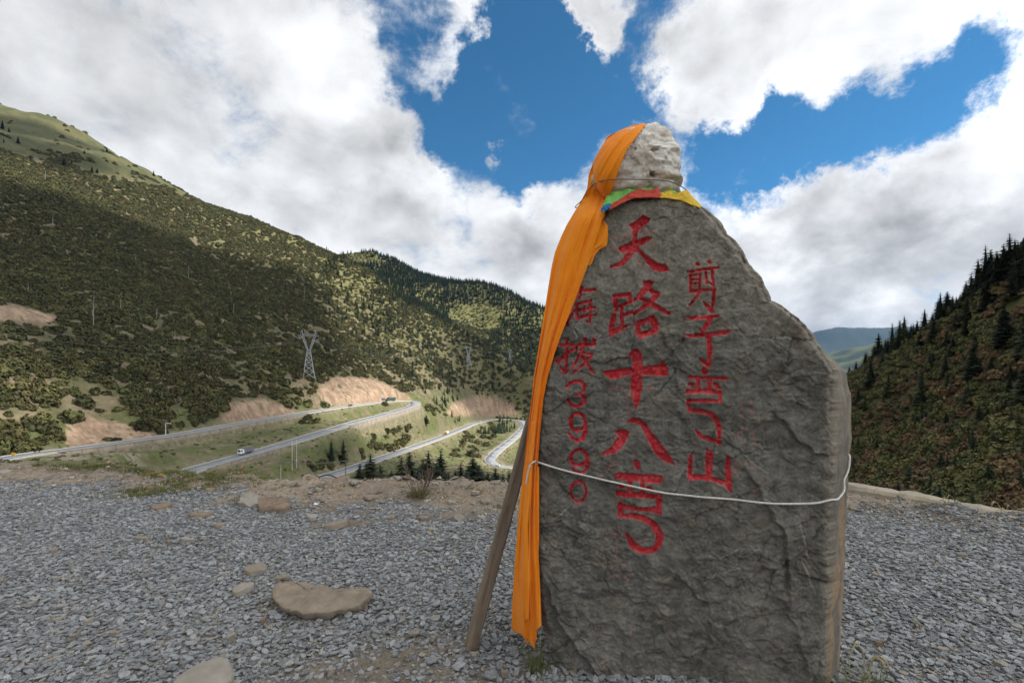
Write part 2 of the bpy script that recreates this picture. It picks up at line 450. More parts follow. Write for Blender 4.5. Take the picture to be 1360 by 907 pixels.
# ---------------------------------------------------------------- materials
def new_mat(name):
    m = bpy.data.materials.new(name); m.use_nodes = True
    t = m.node_tree; b = t.nodes['Principled BSDF']
    b.inputs['Specular IOR Level'].default_value = 0.25
    return m, t, b
def surf(name, col, rough=0.8, var=0.25, scale=6.0, bump=0.0, bscale=40.0, rand=0.0, attr=None, metal=0.0, spec=0.25, dist=0.01):
    m, t, b = new_mat(name)
    b.inputs['Roughness'].default_value = rough; b.inputs['Metallic'].default_value = metal
    b.inputs['Specular IOR Level'].default_value = spec
    tcn = N(t, 'ShaderNodeTexCoord')
    nz = noise_n(t, tcn.outputs['Object'], scale, 6, 0.62)
    f = maprange(t, nz.outputs[0], 0.28, 0.72, 1 - var, 1 + var, False)
    if attr:
        a = N(t, 'ShaderNodeAttribute', attribute_name=attr); src = a.outputs['Color']
    else:
        r = N(t, 'ShaderNodeRGB'); r.outputs[0].default_value = (*col, 1); src = r.outputs[0]
    c = vmath(t, 'SCALE', src, scale=f)
    if rand:
        oi = N(t, 'ShaderNodeObjectInfo')
        c = vmath(t, 'SCALE', c, scale=maprange(t, oi.outputs['Random'], 0, 1, 1 - rand, 1 + rand, False))
    L(t, c, b.inputs['Base Color'])
    if bump:
        n2 = noise_n(t, tcn.outputs['Object'], bscale, 6, 0.65)
        bp = N(t, 'ShaderNodeBump'); bp.inputs['Strength'].default_value = bump; bp.inputs['Distance'].default_value = dist
        L(t, n2.outputs[0], bp.inputs['Height']); L(t, bp.outputs[0], b.inputs['Normal'])
    return m
def ramp_mat(name, stops, rough=0.8, var=0.2, scale=12.0, bump=0.0, bscale=60.0, dist=0.004, transl=0.0):
    """colour picked per copy from a ramp"""
    m, t, b = new_mat(name); b.inputs['Roughness'].default_value = rough
    oi = N(t, 'ShaderNodeObjectInfo'); cr = N(t, 'ShaderNodeValToRGB'); cr.color_ramp.interpolation = 'LINEAR'
    e = cr.color_ramp.elements
    e[0].position, e[0].color = stops[0][0], (*stops[0][1], 1)
    e[1].position, e[1].color = stops[-1][0], (*stops[-1][1], 1)
    for p, c in stops[1:-1]:
        x = e.new(p); x.color = (*c, 1)
    L(t, oi.outputs['Random'], cr.inputs[0])
    tcn = N(t, 'ShaderNodeTexCoord')
    nz = noise_n(t, tcn.outputs['Object'], scale, 4, 0.6)
    c = vmath(t, 'SCALE', cr.outputs[0], scale=maprange(t, nz.outputs[0], 0.28, 0.72, 1 - var, 1 + var, False))
    L(t, c, b.inputs['Base Color'])
    if bump:
        n2 = noise_n(t, tcn.outputs['Object'], bscale, 4, 0.6)
        bp = N(t, 'ShaderNodeBump'); bp.inputs['Strength'].default_value = bump; bp.inputs['Distance'].default_value = dist
        L(t, n2.outputs[0], bp.inputs['Height']); L(t, bp.outputs[0], b.inputs['Normal'])
    if transl:
        tr = N(t, 'ShaderNodeBsdfTranslucent'); L(t, c, tr.inputs[0]); ms = N(t, 'ShaderNodeMixShader'); ms.inputs[0].default_value = transl
        L(t, b.outputs[0], ms.inputs[1]); L(t, tr.outputs[0], ms.inputs[2])
        L(t, ms.outputs[0], t.nodes['Material Output'].inputs[0])
    return m

# ---------------------------------------------------------------- the ground: one sheet from the camera's feet to the far hills
rr = [0.35]
while rr[-1] < 9200:
    r = rr[-1]
    rr.append(r * (1.016 if r < 9.5 else 1.026 if r < 100 else 1.0072 if r < 900 else 1.017))
rr = np.array(rr)
aa = np.r_[np.radians(np.arange(-180, -84, 6)), np.radians(np.arange(-84, -54, 1.0)), np.radians(np.arange(-54, 54.01, 0.2)), np.radians(np.arange(55, 85, 1.0)), np.radians(np.arange(90, 180, 6))]
RR, AA = np.meshgrid(rr, aa, indexing='ij')
TX = RR * np.sin(AA); TY = RR * np.cos(AA)
TZ, TS, TRD, TLAT = land(TX, TY, True)
na = len(aa); nr = len(rr)
TD = np.maximum(TY, 0.01)
TPX = CXP + TX / TD * F; TPY = HOR - (TZ - EYE) / TD * F      # where each ground point lies, used to lay out ground types
front = TY > 1.0

def region(poly, dmin, dmax, soft=3.0):
    sd = poly_sd(poly, TPX, TPY)
    return np.where(front & (TD > dmin) & (TD < dmax), sstep(soft, -soft, sd), 0.0)

n1 = fbm(TX / 14, TY / 14, 4, 101); n2 = fbm(TX / 45, TY / 45, 4, 102); n3 = fbm(TX / 3.1, TY / 3.1, 3, 103); n4 = fbm(TX / 170, TY / 170, 3, 104)
def lerp3(a, b, t): return a + (b - a) * t[..., None]
col3 = lambda r, g, b: np.ones(TX.shape + (3,)) * np.array([r, g, b])
tint = lerp3(col3(.088, .086, .040), col3(.155, .126, .077), sstep(-.45, .35, n1 + .5 * n2))          # hill turf, tan and olive
# sparse yellow grass on the sunny spur and clearings of the second mountain
tint = lerp3(tint, col3(.135, .13, .048), sstep(560, 900, TD) * sstep(-.5, .3, n2 + .4))
# open meadow near the crest of the left hill
MEADOW = [(-420, 150), (-60, 190), (0, 205), (60, 212), (120, 228), (165, 238), (200, 250), (262, 262), (290, 262), (300, 200), (120, 60), (-420, -40)]
meadow = region(MEADOW, 420, 1100, 8)
tint = lerp3(tint, lerp3(col3(.058, .064, .025), col3(.090, .086, .036), sstep(-.4, .5, n1 + n2)), meadow)
# valley floor between the roads: fresh grass
valley = np.where((TY > 120) & (TX > -260) & (TX < 60) & (TY < 720) & (TZ < -17), 1.0, 0.0) * sstep(60, 20, TRD)
tint = lerp3(tint, lerp3(col3(.092, .102, .036), col3(.15, .125, .075), sstep(-.05, .6, n1 + .6 * n3)), valley)
verge = sstep(13, 6, TRD) * (TRD < 200)
tint = lerp3(tint, lerp3(col3(.24, .195, .135), col3(.155, .145, .085), sstep(-.3, .4, n1 + n3)), verge * sstep(-.9, .1, n1 + .6 * n3 + .3) * .8)
# bare cuttings
CUTS = [([(418, 537), (425, 510), (447, 500), (490, 503), (520, 514), (547, 530), (530, 532), (470, 539)], 330, 560),
        ([(592, 551), (600, 538), (614, 531), (640, 525), (664, 529), (684, 542), (690, 553), (640, 553)], 560, 790),
        ([(84, 592), (88, 563), (112, 554), (160, 561), (205, 575), (215, 582), (150, 592)], 150, 250),
        ([(290, 558), (305, 536), (350, 529), (392, 545), (388, 552), (330, 562)], 240, 360),
        ([(-30, 402), (40, 410), (78, 422), (66, 429), (-30, 426)], 200, 360)]
bare = np.zeros(TX.shape)
for poly, a, b in CUTS:
    bare = np.maximum(bare, region(poly, a, b, 2.5))
bare *= sstep(-1.1, -.5, n1 + n3)
tint = lerp3(tint, lerp3(col3(.34, .24, .165), col3(.22, .15, .10), sstep(-.4, .5, n3 + n1 + .5 * fbm(TX / 1.7 + TZ * .3, TY / 9, 3, 106))), bare)
# rubbly strip left of the valley, then the near bank
rub = region([(-400, 700), (-400, 585), (60, 600), (290, 596), (300, 640), (0, 660)], 20, 192, 3) * (TRD > 6)
tint = lerp3(tint, lerp3(col3(.25, .21, .155), col3(.12, .125, .048), sstep(-.15, .25, n1 * .7 + n3 * .6 + n2 * .4)), rub)
# right hill: dark litter under scrub
rh = np.where((TX > 30) & (TY < 260) & (TS > 6), 1.0, 0.0)
tint = lerp3(tint, lerp3(col3(.07, .055, .03), col3(.09, .09, .035), sstep(-.4, .4, n1)), rh)
# far ridges under forest
far = sstep(1300, 1900, RR)
tint = lerp3(tint, col3(.018, .028, .022), far * (TX > 600))
tint = lerp3(tint, col3(.060, .080, .034), far * (TX > 600) * (TD < 3200) * sstep(-.3, .3, n4))
# lay-by: dirt under the gravel, bank of earth at its edge
m1 = fbm(TX * 1.3, TY * 1.3, 4, 61); m2 = fbm(TX * 6, TY * 6, 3, 62)
dirt = lerp3(col3(.155, .135, .11), col3(.22, .185, .14), sstep(-.3, .5, m1 + .5 * m2))
dirt = lerp3(dirt, col3(.31, .245, .175), sstep(-1.9, -.9, TS) * .8)
near = sstep(9, 2, TS)
tint = lerp3(tint, dirt, near)
vv = np.c_[TX.ravel(), TY.ravel(), TZ.ravel()]
I = np.arange(nr * na).reshape(nr, na)
q = np.stack([I[:-1], np.roll(I[:-1], -1, 1), np.roll(I[1:], -1, 1), I[1:]], -1).reshape(-1, 4)
vv = np.vstack([vv, [0, 0, float(TZ[0].mean())]])
g_me = np_mesh('ground', vv, q[:, ::-1])
vcol(g_me, 'tint', np.vstack([tint.reshape(-1, 3), tint[0, 0]]))
vfloat(g_me, 'bare', np.r_[(bare + .5 * verge).ravel(), 0])
m, t, b = new_mat('ground_earth'); M_GROUND = m
b.inputs['Roughness'].default_value = 0.95
at = N(t, 'ShaderNodeAttribute', attribute_name='tint'); tcn = N(t, 'ShaderNodeTexCoord')
cd = N(t, 'ShaderNodeNewGeometry')
f1 = noise_n(t, tcn.outputs['Object'], 0.35, 8, 0.7); f2 = noise_n(t, tcn.outputs['Object'], 9.0, 8, 0.7); f3 = noise_n(t, tcn.outputs['Object'], 70, 4, 0.6)
k = math_n(t, 'MULTIPLY', maprange(t, f1.outputs[0], .25, .75, .62, 1.38, False), maprange(t, f2.outputs[0], .25, .75, .7, 1.3, False))
k = math_n(t, 'MULTIPLY', k, maprange(t, f3.outputs[0], .25, .75, .8, 1.2, False))
L(t, vmath(t, 'SCALE', at.outputs['Color'], scale=k), b.inputs['Base Color'])
bp = N(t, 'ShaderNodeBump'); bp.inputs['Strength'].default_value = 0.8; bp.inputs['Distance'].default_value = 0.03
L(t, f2.outputs[0], bp.inputs['Height'])
bp2 = N(t, 'ShaderNodeBump'); bp2.inputs['Strength'].default_value = 0.7; bp2.inputs['Distance'].default_value = 1.2
L(t, f1.outputs[0], bp2.inputs['Height']); L(t, bp.outputs[0], bp2.inputs['Normal'])
L(t, bp2.outputs[0], b.inputs['Normal'])
ground = link_mesh('ground', g_me, M_GROUND, None, True)
tag(ground, kind='structure')

def zg(x, y):
    return float(land(np.array([float(x)]), np.array([float(y)]))[0])
def zga(x, y):
    return land(np.asarray(x, float), np.asarray(y, float))
def to_px(x, y, z):
    return CXP + x / y * F, HOR - (z - EYE) / y * F
# nearest thing seen along each column: used to tell which plants are in view
def make_vis():
    cols = np.arange(-30, 1391, 3); d = np.exp(np.linspace(np.log(4), np.log(2600), 420))
    A, D = np.meshgrid(cols, d, indexing='ij')
    Z = land((A - CXP) / F * D, D); py = HOR - (Z - EYE) / D * F
    return cols, d, np.minimum.accumulate(py, 1)
VCOL, VD, VPY = make_vis()
def visible(x, y, z, margin=0.0):
    px, py = to_px(x, y, z)
    i = np.clip(((px + 30) / 3).astype(int), 0, len(VCOL) - 1)
    j = np.clip(np.searchsorted(VD, y * 0.985) - 1, 0, len(VD) - 1)
    return (px > -10) & (px < 1370) & (py < VPY[i, j] + margin) & (py > -30) & (py < 930)
# ---------------------------------------------------------------- the switchback road
M_ASPH = surf('asphalt', (.20, .21, .225), .85, .12, .25, .2, 20)
M_LINE = surf('road_paint', (.55, .55, .52), .7, .2, .8)
M_BAR = surf('worn_paint', (.36, .36, .35), .75, .3, .8)
M_CONC = surf('old_concrete', (.25, .215, .165), .9, .28, .35, .4, 3.0, dist=.05)
M_KERB = surf('kerb_concrete', (.36, .34, .30), .9, .2, 1.0)
RT = np.gradient(ROAD_A[:, :2], axis=0); RT /= np.linalg.norm(RT, axis=1)[:, None]
RNRM = np.c_[RT[:, 1], -RT[:, 0]]                     # to the right of travel
RS = np.r_[0, np.cumsum(np.linalg.norm(np.diff(ROAD_A[:, :2], axis=0), axis=1))]
def strip(name, off0, off1, dz0, dz1, i0, i1, mat, thick=None, smooth=True):
    i1 = min(i1, len(ROAD_A) - 1)
    idx = np.arange(i0, i1 + 1)
    def line(off, dz): return np.c_[ROAD_A[idx, :2] + RNRM[idx] * off, ROAD_A[idx, 2] + dz]
    a = line(off0, dz0); b = line(off1, dz1); n = len(idx)
    if thick is None:
        v = np.vstack([a, b]); k = np.arange(n - 1)
        f = np.c_[k, k + 1, k + 1 + n, k + n]
    else:   # closed box section: top a-b, sunk by thick
        c = b.copy(); c[:, 2] -= thick; d = a.copy(); d[:, 2] -= thick
        v = np.vstack([a, b, c, d]); k = np.arange(n - 1)
        f = np.vstack([np.c_[k + s * n, k + 1 + s * n, k + 1 + ((s + 1) % 4) * n, k + ((s + 1) % 4) * n] for s in range(4)])
        f = np.vstack([f, [[0, n, 2 * n, 3 * n], [n - 1, 4 * n - 1, 3 * n - 1, 2 * n - 1]]])
    me = np_mesh(name, v, f[:, ::-1])
    return link_mesh(name, me, mat, None, False)
def idx_at(px, py, d):
    p = P(px, py, d)
    return int(((ROAD_A[:, :2] - p[:2]) ** 2).sum(1).argmin())
nR = len(ROAD_A) - 1
road = strip('road', -ROAD_W / 2, ROAD_W / 2, 0.0, 0.0, 0, nR, M_ASPH, 0.5); tag(road, kind='structure')
for s in (-1, 1):
    o = strip('edge_line', s * 4.15 - .11, s * 4.15 + .11, .006, .006, 0, nR, M_LINE); o.parent = road
for i in range(0, nR - 4, 5):
    o = strip('centre_dash', -.1, .1, .006, .006, i, i + 2, M_LINE); o.parent = road
# rumble bars across the road before the lower bend and in front of the upper one
i0 = idx_at(690, 571, 600); i1 = idx_at(660, 600, 445)
for i in np.linspace(i0, i1, 7).astype(int):
    o = strip('rumble_bar', -3.9, 3.9, .008, .008, int(i), int(i) + 1, M_BAR); o.parent = road
for i in [idx_at(520, 548, 408), idx_at(466, 562.5, 330), idx_at(440, 571, 303), idx_at(545, 594, 370)]:
    o = strip('rumble_bar', -3.9, 3.9, .008, .008, i, i + 1, M_BAR); o.parent = road
# low concrete kerbs on both sides
for s, nm in ((-1, 'pale concrete kerb along the uphill side of the mountain road'), (1, 'pale concrete kerb along the valley side of the mountain road')):
    o = strip('kerb_wall', s * 4.98 - .13, s * 4.98 + .13, .32, .32, 0, nR, M_KERB, 1.3)
    tag(o, nm, 'kerb')
# retaining walls under the downhill edge
def retaining(i0, i1, side, h, label):
    root = empty('retaining_wall', ROAD_A[i0]); tag(root, label, 'retaining wall', 'retaining walls below the road')
    n = i1 - i0
    a = strip('wall_face', side * 5.13, side * 5.55, .25, .25, i0, i1, M_CONC, h)
    b = strip('coping', side * 5.05, side * 5.7, .40, .40, i0, i1, M_KERB, .18)
    for o in (a, b):
        o.parent = root; o.matrix_parent_inverse = Matrix.Translation(-Vector(ROAD_A[i0]))
    k = 0
    for i in range(i0 + 1, i1, 3):
        p = ROAD_A[i]; q = p[:2] + RNRM[i] * side * 5.58
        o = MB().box((0, 0, 0), (.5, .16, h)).build('buttress', M_CONC, root)
        o.location = Vector((q[0], q[1], p[2] + .1 - h / 2)) - Vector(ROAD_A[i0]); o.rotation_euler = (0, 0, math.atan2(RT[i, 1], RT[i, 0]))
retaining(WALLS[0][0], WALLS[0][1], 1, 4.9, 'long tan concrete retaining wall below the upper road')
retaining(WALLS[1][0], WALLS[1][1], -1, 8.6, 'tall pale retaining wall curving round the upper hairpin bend')
retaining(WALLS[2][0], WALLS[2][1], -1, 3.6, 'low concrete wall beside the road with the white truck')
# ---------------------------------------------------------------- plants
M_OAK = ramp_mat('oak_leaves', [(0, (.040, .041, .014)), (.3, (.058, .056, .018)), (.6, (.078, .066, .024)), (.8, (.070, .078, .024)), (1, (.125, .115, .040))], .75, .45, 1.3)
M_SPR = ramp_mat('spruce_needles', [(0, (.018, .028, .016)), (.6, (.032, .044, .021)), (1, (.052, .063, .026))], .8, .35, 2.0)
M_SPRF = ramp_mat('spruce_needles_open', [(0, (.022, .036, .018)), (.6, (.036, .052, .023)), (1, (.066, .080, .030))], .8, .35, 2.0)
M_BARK = surf('bark', (.11, .085, .065), .9, .3, 3.0)
M_SCRUBG = ramp_mat('scrub_leaves', [(0, (.060, .072, .025)), (.5, (.098, .100, .034)), (1, (.155, .145, .052))], .75, .4, 1.5)
M_SCRUBB = ramp_mat('scrub_leaves_brown', [(0, (.095, .066, .034)), (.5, (.145, .095, .050)), (1, (.19, .13, .062))], .75, .4, 1.5)
M_BRIGHT = ramp_mat('meadow_bush_leaves', [(0, (.075, .085, .024)), (.5, (.115, .12, .034)), (1, (.17, .16, .05))], .75, .3, 1.5)
M_SNAG = surf('bleached_wood', (.30, .28, .25), .9, .2, 1.0)
M_GRASS = ramp_mat('grass_blades', [(0, (.085, .11, .028)), (.5, (.14, .15, .045)), (1, (.26, .22, .10))], .7, .3, 6.0, transl=.25)
M_DRY = ramp_mat('dry_grass_stalks', [(0, (.30, .25, .12)), (1, (.42, .36, .20))], .8, .2, 6.0)

def quads_to_mesh(name, Cn, U, W, mat, extra=None):
    """leaf quads: centres, half-axes"""
    n = len(Cn)
    v = np.stack([Cn - U - W, Cn + U - W * .6, Cn + U * .9 + W, Cn - U * .7 + W], 1).reshape(-1, 3)
    f = np.arange(n * 4).reshape(n, 4)
    if extra is not None:
        ev, ef = extra
        ef4 = np.c_[ef, ef[:, 2]] if ef.shape[1] == 3 else ef
        me = bpy.data.meshes.new(name)
        me.from_pydata([tuple(p) for p in v] + [tuple(p) for p in ev], [], [tuple(r) for r in f] + [tuple(int(i) + len(v) for i in r) for r in ef]); me.update()
    else:
        me = np_mesh(name, v, f)
    me.materials.append(mat)
    return me

def dome_core(r, h, seed, n=9, m=5):
    g = np.random.default_rng(seed); v = []; f = []
    for j in range(m):
        t = j / (m - 1) * 0.5 * math.pi
        for i in range(n):
            a = 2 * math.pi * i / n + .3 * j
            k = 1 + g.uniform(-.16, .16)
            v.append((r * math.cos(t) * math.cos(a) * k, r * math.cos(t) * math.sin(a) * k, h * math.sin(t) * k))
    for j in range(m - 1):
        for i in range(n):
            f.append((j * n + i, j * n + (i + 1) % n, (j + 1) * n + (i + 1) % n, (j + 1) * n + i))
    return np.array(v), np.array(f)

def shrub_mesh(name, seed, mat, nc=42, per=9, leaf=.12, h=.85):
    g = np.random.default_rng(seed)
    cs = []; us = []; ws = []
    for i in range(nc):
        a = g.uniform(0, 2 * math.pi); t = math.asin(g.uniform(-.05, 1) ** 1.0 if True else 0)
        d = np.array([math.cos(t) * math.cos(a), math.cos(t) * math.sin(a), math.sin(t)])
        rad = g.uniform(.72, 1.05)
        c0 = d * np.array([1, 1, h]) * rad
        for k in range(per):
            c = c0 + g.normal(0, .10, 3); c[2] = max(c[2], .02)
            nrm = d + g.normal(0, .55, 3); nrm /= np.linalg.norm(nrm)
            u = np.cross(nrm, g.normal(0, 1, 3)); u /= np.linalg.norm(u); w = np.cross(nrm, u)
            s = leaf * g.uniform(.6, 1.35)
            cs.append(c); us.append(u * s); ws.append(w * s * .8)
    return quads_to_mesh(name, np.array(cs), np.array(us), np.array(ws), mat, dome_core(.80, .74 * h, seed))

def spruce_crown(name, seed, mat, levels=26, nb=8, wid=.17, detail=3, z0=.10, gap=.0):
    """unit-height spruce crown of drooping boughs"""
    g = np.random.default_rng(seed); v = []; f = []
    for j in range(levels):
        z = z0 + (1 - z0) * (j + g.uniform(-.3, .3)) / levels
        r = wid * (1 - (z - z0) / (1 - z0)) ** .85 + .008
        a0 = g.uniform(0, 6.28)
        for i in range(nb):
            if g.random() < gap: continue
            a = a0 + 2 * math.pi * i / nb + g.uniform(-.25, .25); rr_ = r * g.uniform(.62, 1.15)
            ca, sa = math.cos(a), math.sin(a); wv = rr_ * g.uniform(.26, .4) + .006
            drop = rr_ * g.uniform(.25, .6); lift = rr_ * .16
            base = len(v)
            for k in range(detail + 1):
                t = k / detail
                rad = rr_ * t; zz = z - drop * t ** 1.3 + lift * t * t
                w = wv * (1 - t) ** .6 * (.5 + t * .8) if k < detail else .002
                sag = w * .45
                for s in (-1, 0, 1):
                    jit = g.uniform(.75, 1.25) if s else 1
                    v.append((ca * rad - sa * w * s * jit, sa * rad + ca * w * s * jit, zz - abs(s) * sag * jit))
            for k in range(detail):
                q = base + 3 * k
                f += [(q, q + 1, q + 4, q + 3), (q + 1, q + 2, q + 5, q + 4)]
    # dark heart
    n0 = len(v)
    for k in range(6): v.append((math.cos(k * 1.047) * wid * .36, math.sin(k * 1.047) * wid * .36, z0 * .9))
    v.append((0, 0, .97))
    for k in range(6): f.append((n0 + k, n0 + (k + 1) % 6, n0 + 6))
    me = bpy.data.meshes.new(name); me.from_pydata(v, [], f); me.update(); me.materials.append(mat)
    return me
def trunk_mesh(name, mat, r=.014, h=.8):
    me = MB().tube([(0, 0, -.04), (.002, 0, .25), (0, .002, .55), (0, 0, h)], [r, r * .8, r * .5, r * .12], 6).mesh(name)
    me.materials.append(mat); return me
def join_meshes(name, meshes):
    v = []; f = []; mi = []; mats = []
    for me in meshes:
        n = len(v); v += [tuple(p.co) for p in me.vertices]
        if me.materials[0] not in mats: mats.append(me.materials[0])
        k = mats.index(me.materials[0])
        for p in me.polygons: f.append(tuple(i + n for i in p.vertices)); mi.append(k)
    out = bpy.data.meshes.new(name); out.from_pydata(v, [], f); out.update()
    for m_ in mats: out.materials.append(m_)
    out.polygons.foreach_set('material_index', mi)
    return out

def scatter(name, meshes, pts, rotz, scl, var, kind='stuff', label=None, cat=None, tilt=None):
    """one object whose copies stand on points (geometry nodes)"""
    col = bpy.data.collections.new(name + '_sources')
    for i, me in enumerate(meshes):
        col.objects.link(bpy.data.objects.new('%s_source_%02d' % (name, i), me))
    me = bpy.data.meshes.new(name); me.vertices.add(len(pts)); me.vertices.foreach_set('co', np.asarray(pts, np.float32).ravel())
    rot = np.zeros((len(pts), 3), np.float32); rot[:, 2] = rotz
    if tilt is not None: rot[:, :2] = tilt
    a = me.attributes.new('rot', 'FLOAT_VECTOR', 'POINT'); a.data.foreach_set('vector', rot.ravel())
    s = np.asarray(scl, np.float32)
    if s.ndim == 1: s = np.repeat(s[:, None], 3, 1)
    a = me.attributes.new('scl', 'FLOAT_VECTOR', 'POINT'); a.data.foreach_set('vector', s.ravel())
    a = me.attributes.new('var', 'INT', 'POINT'); a.data.foreach_set('value', np.asarray(var, np.int32))
    me.update()
    o = bpy.data.objects.new(name, me); C.objects.link(o)
    ng = bpy.data.node_groups.new(name, 'GeometryNodeTree')
    ng.interface.new_socket('Geometry', in_out='INPUT', socket_type='NodeSocketGeometry')
    ng.interface.new_socket('Geometry', in_out='OUTPUT', socket_type='NodeSocketGeometry')
    gi = ng.nodes.new('NodeGroupInput'); go = ng.nodes.new('NodeGroupOutput')
    ci = ng.nodes.new('GeometryNodeCollectionInfo'); ci.inputs['Collection'].default_value = col
    ci.inputs['Separate Children'].default_value = True; ci.inputs['Reset Children'].default_value = True
    ip = ng.nodes.new('GeometryNodeInstanceOnPoints'); ip.inputs['Pick Instance'].default_value = True
    def at(nm, typ):
        n = ng.nodes.new('GeometryNodeInputNamedAttribute'); n.data_type = typ; n.inputs['Name'].default_value = nm
        return [x for x in n.outputs if x.enabled and x.name == 'Attribute'][0]
    e2r = ng.nodes.new('FunctionNodeEulerToRotation')
    ng.links.new(gi.outputs[0], ip.inputs['Points']); ng.links.new(ci.outputs[0], ip.inputs['Instance'])
    ng.links.new(at('var', 'INT'), ip.inputs['Instance Index'])
    ng.links.new(at('rot', 'FLOAT_VECTOR'), e2r.inputs[0]); ng.links.new(e2r.outputs[0], ip.inputs['Rotation'])
    ng.links.new(at('scl', 'FLOAT_VECTOR'), ip.inputs['Scale']); ng.links.new(ip.outputs[0], go.inputs[0])
    md = o.modifiers.new('scatter', 'NODES'); md.node_group = ng
    tag(o, label, cat, None, kind)
    return o

OAK = [shrub_mesh('oak_foliage', 20 + i, M_OAK) for i in range(4)]
SCRUB = [shrub_mesh('scrub_foliage', 30 + i, M_SCRUBG if i < 2 else M_SCRUBB, 46, 9, .11, .95) for i in range(4)]
BRIGHT = [shrub_mesh('bright_foliage', 40 + i, M_BRIGHT, 26, 6, .17, .7) for i in range(2)]
CROWN = [spruce_crown('crown', 50 + i, M_SPR, (30, 24, 34, 20)[i], (9, 8, 9, 7)[i], .15 + .02 * i, 4, .06 + .04 * i, (.05, .18, .10, .26)[i]) for i in range(4)]
TRUNK = trunk_mesh('trunk', M_BARK)
FARC = [spruce_crown('far_crown', 60 + i, M_SPRF, 11, 6, .15 + .03 * i, 2, .05) for i in range(3)]
FARD = [join_meshes('dark_spruce', [spruce_crown('dark_crown', 70 + i, M_SPR, 12, 6, .16 + .03 * i, 2, .04), TRUNK]) for i in range(2)]

def ground_hit(px, py, dmin=20):
    """first ground point seen at this photo position beyond dmin"""
    d = np.exp(np.linspace(np.log(dmin), np.log(3000), 900))
    z = land((px - CXP) / F * d, d); q = HOR - (z - EYE) / d * F
    best = 1e9
    for k in range(len(d)):
        if q[k] <= py: return ((px - CXP) / F * d[k], d[k], z[k])
    return None

def jgrid(x0, x1, y0, y1, step, seed):
    g = np.random.default_rng(seed)
    X, Y = np.meshgrid(np.arange(x0, x1, step), np.arange(y0, y1, step))
    return X.ravel() + g.uniform(-.5, .5, X.size) * step, Y.ravel() + g.uniform(-.5, .5, X.size) * step, g

def inpoly(poly, px, py): return poly_sd(poly, px, py) < 0

def individuals(name, meshes, pts, rz, sc, var, labeler, cat, group, sizes, limit=300):
    """the copies that show largest stand as objects of their own; returns the mask of those"""
    order = np.argsort(-sizes)[:limit]
    mask = np.zeros(len(pts), bool); mask[order] = True
    for i in order:
        o = bpy.data.objects.new(name, meshes[var[i]]); C.objects.link(o)
        o.location = pts[i]; o.rotation_euler = (0, 0, rz[i]); o.scale = sc[i]
        lb = labeler(i) if callable(labeler) else labeler
        tag(o, lb, cat, group + ': ' + lb if callable(labeler) else group)
    return mask

# --- evergreen oak scrub over the left hill
x, y, g = jgrid(-1120, 500, 150, 1010, 4.0, 301)
a = x / y
k = (a > -1.25) & (a < .12) | ((a >= .12) & (a < .7) & (y > 240)); x, y = x[k], y[k]
z, s_, rd_, lat_ = land(x, y, True)
px, py = to_px(x, y, z)
nA = fbm(x / 26, y / 26, 3, 311); nB = fbm(x / 80, y / 80, 3, 312)
dens = np.full(x.shape, .985)
low = (py > 415)
dens = np.where(low & (px < 345), .80 + .62 * nA - sstep(500, 575, py) * .18, dens)
dens = np.where(low & (px >= 345), .72 + .5 * nA, dens)
crest = (px > 255) & (px < 470) & (py < 350 + (px - 255) * .35) & (py > 210)
dens = np.where(crest, .78 + .5 * nA, dens)
spur = (px >= 440)
dens = np.where(spur, .84 + .6 * nA + .25 * nB, dens)
SUNNY = [(430, 372), (470, 372), (500, 395), (520, 430), (560, 470), (600, 505), (575, 512), (520, 470), (470, 430), (440, 400)]
dens = np.where(inpoly(SUNNY, px, py), .32 + .5 * nA, dens)
dens = np.where(rd_ < 8.5, 0, dens)
for poly, da, db in CUTS:
    dens = np.where((poly_sd(poly, px, py) < 2) & (y > da) & (y < db), 0, dens)
msd = poly_sd(MEADOW, px, py) + 14 * fbm(x / 40, y / 40, 3, 318)
dens = np.where(y > 420, dens * np.where(msd < 0, .014 + .5 * sstep(-12, 0, msd), 1), dens)
up_py = np.interp(px, [-300, -200, 0, 110, 230, 320, 400, 470, 540, 548], [675, 655, 610, 594, 578, 562, 549, 538, 531, 400])
dens = np.where((z < -14) & (y < 720) & ~((px < 548) & (py < up_py - 3) & (y > 175)), 0, dens)
dens = np.where(px > 755, .30 + .6 * nA + .3 * nB, dens)

keep = (g.random(x.size) < dens)
r = np.where(low, 1.6 + 3.0 * g.random(x.size) ** 1.3, g.uniform(1.9, 3.6, x.size)) * np.where(spur, .85, 1.0)
vis = visible(x, y, z + r * .9, 3.0)
k = keep & vis
x, y, z, r, px, py = x[k], y[k], z[k], r[k], px[k], py[k]
pts = np.c_[x, y, z - .25 * r]; var = g.integers(0, 4, x.size); rz = g.uniform(0, 6.28, x.size)
sc = np.c_[r * g.uniform(.85, 1.2, x.size), r * g.uniform(.85, 1.2, x.size), r * g.uniform(1.0, 1.5, x.size)]
MARKS = [(20, 415, 'beside the bare tan patch on the left hill'), (60, 520, 'on the open turf below the bare tan patch'), (140, 560, 'above the wide red cutting by the upper road'), (230, 520, 'above the white camera gantry'), (345, 530, 'above the narrow cutting left of the tall pylon'), (410, 490, 'around the foot of the tall pylon'),
         (124, 430, 'round the tallest dead trunk on the left hill'), (290, 440, 'on the dense slope left of the tall pylon'), (190, 450, 'on the broken slope right of the tallest dead trunk'), (480, 500, 'above the big bare cutting at the hairpin')]
def oak_label(i):
    k_ = min(range(len(MARKS)), key=lambda q_: (px[i] - MARKS[q_][0]) ** 2 + (py[i] - MARKS[q_][1]) ** 2)
    return ('big' if r[i] > 3.7 else 'middling' if r[i] > 2.9 else 'small') + ' rounded dark shrub ' + MARKS[k_][2]
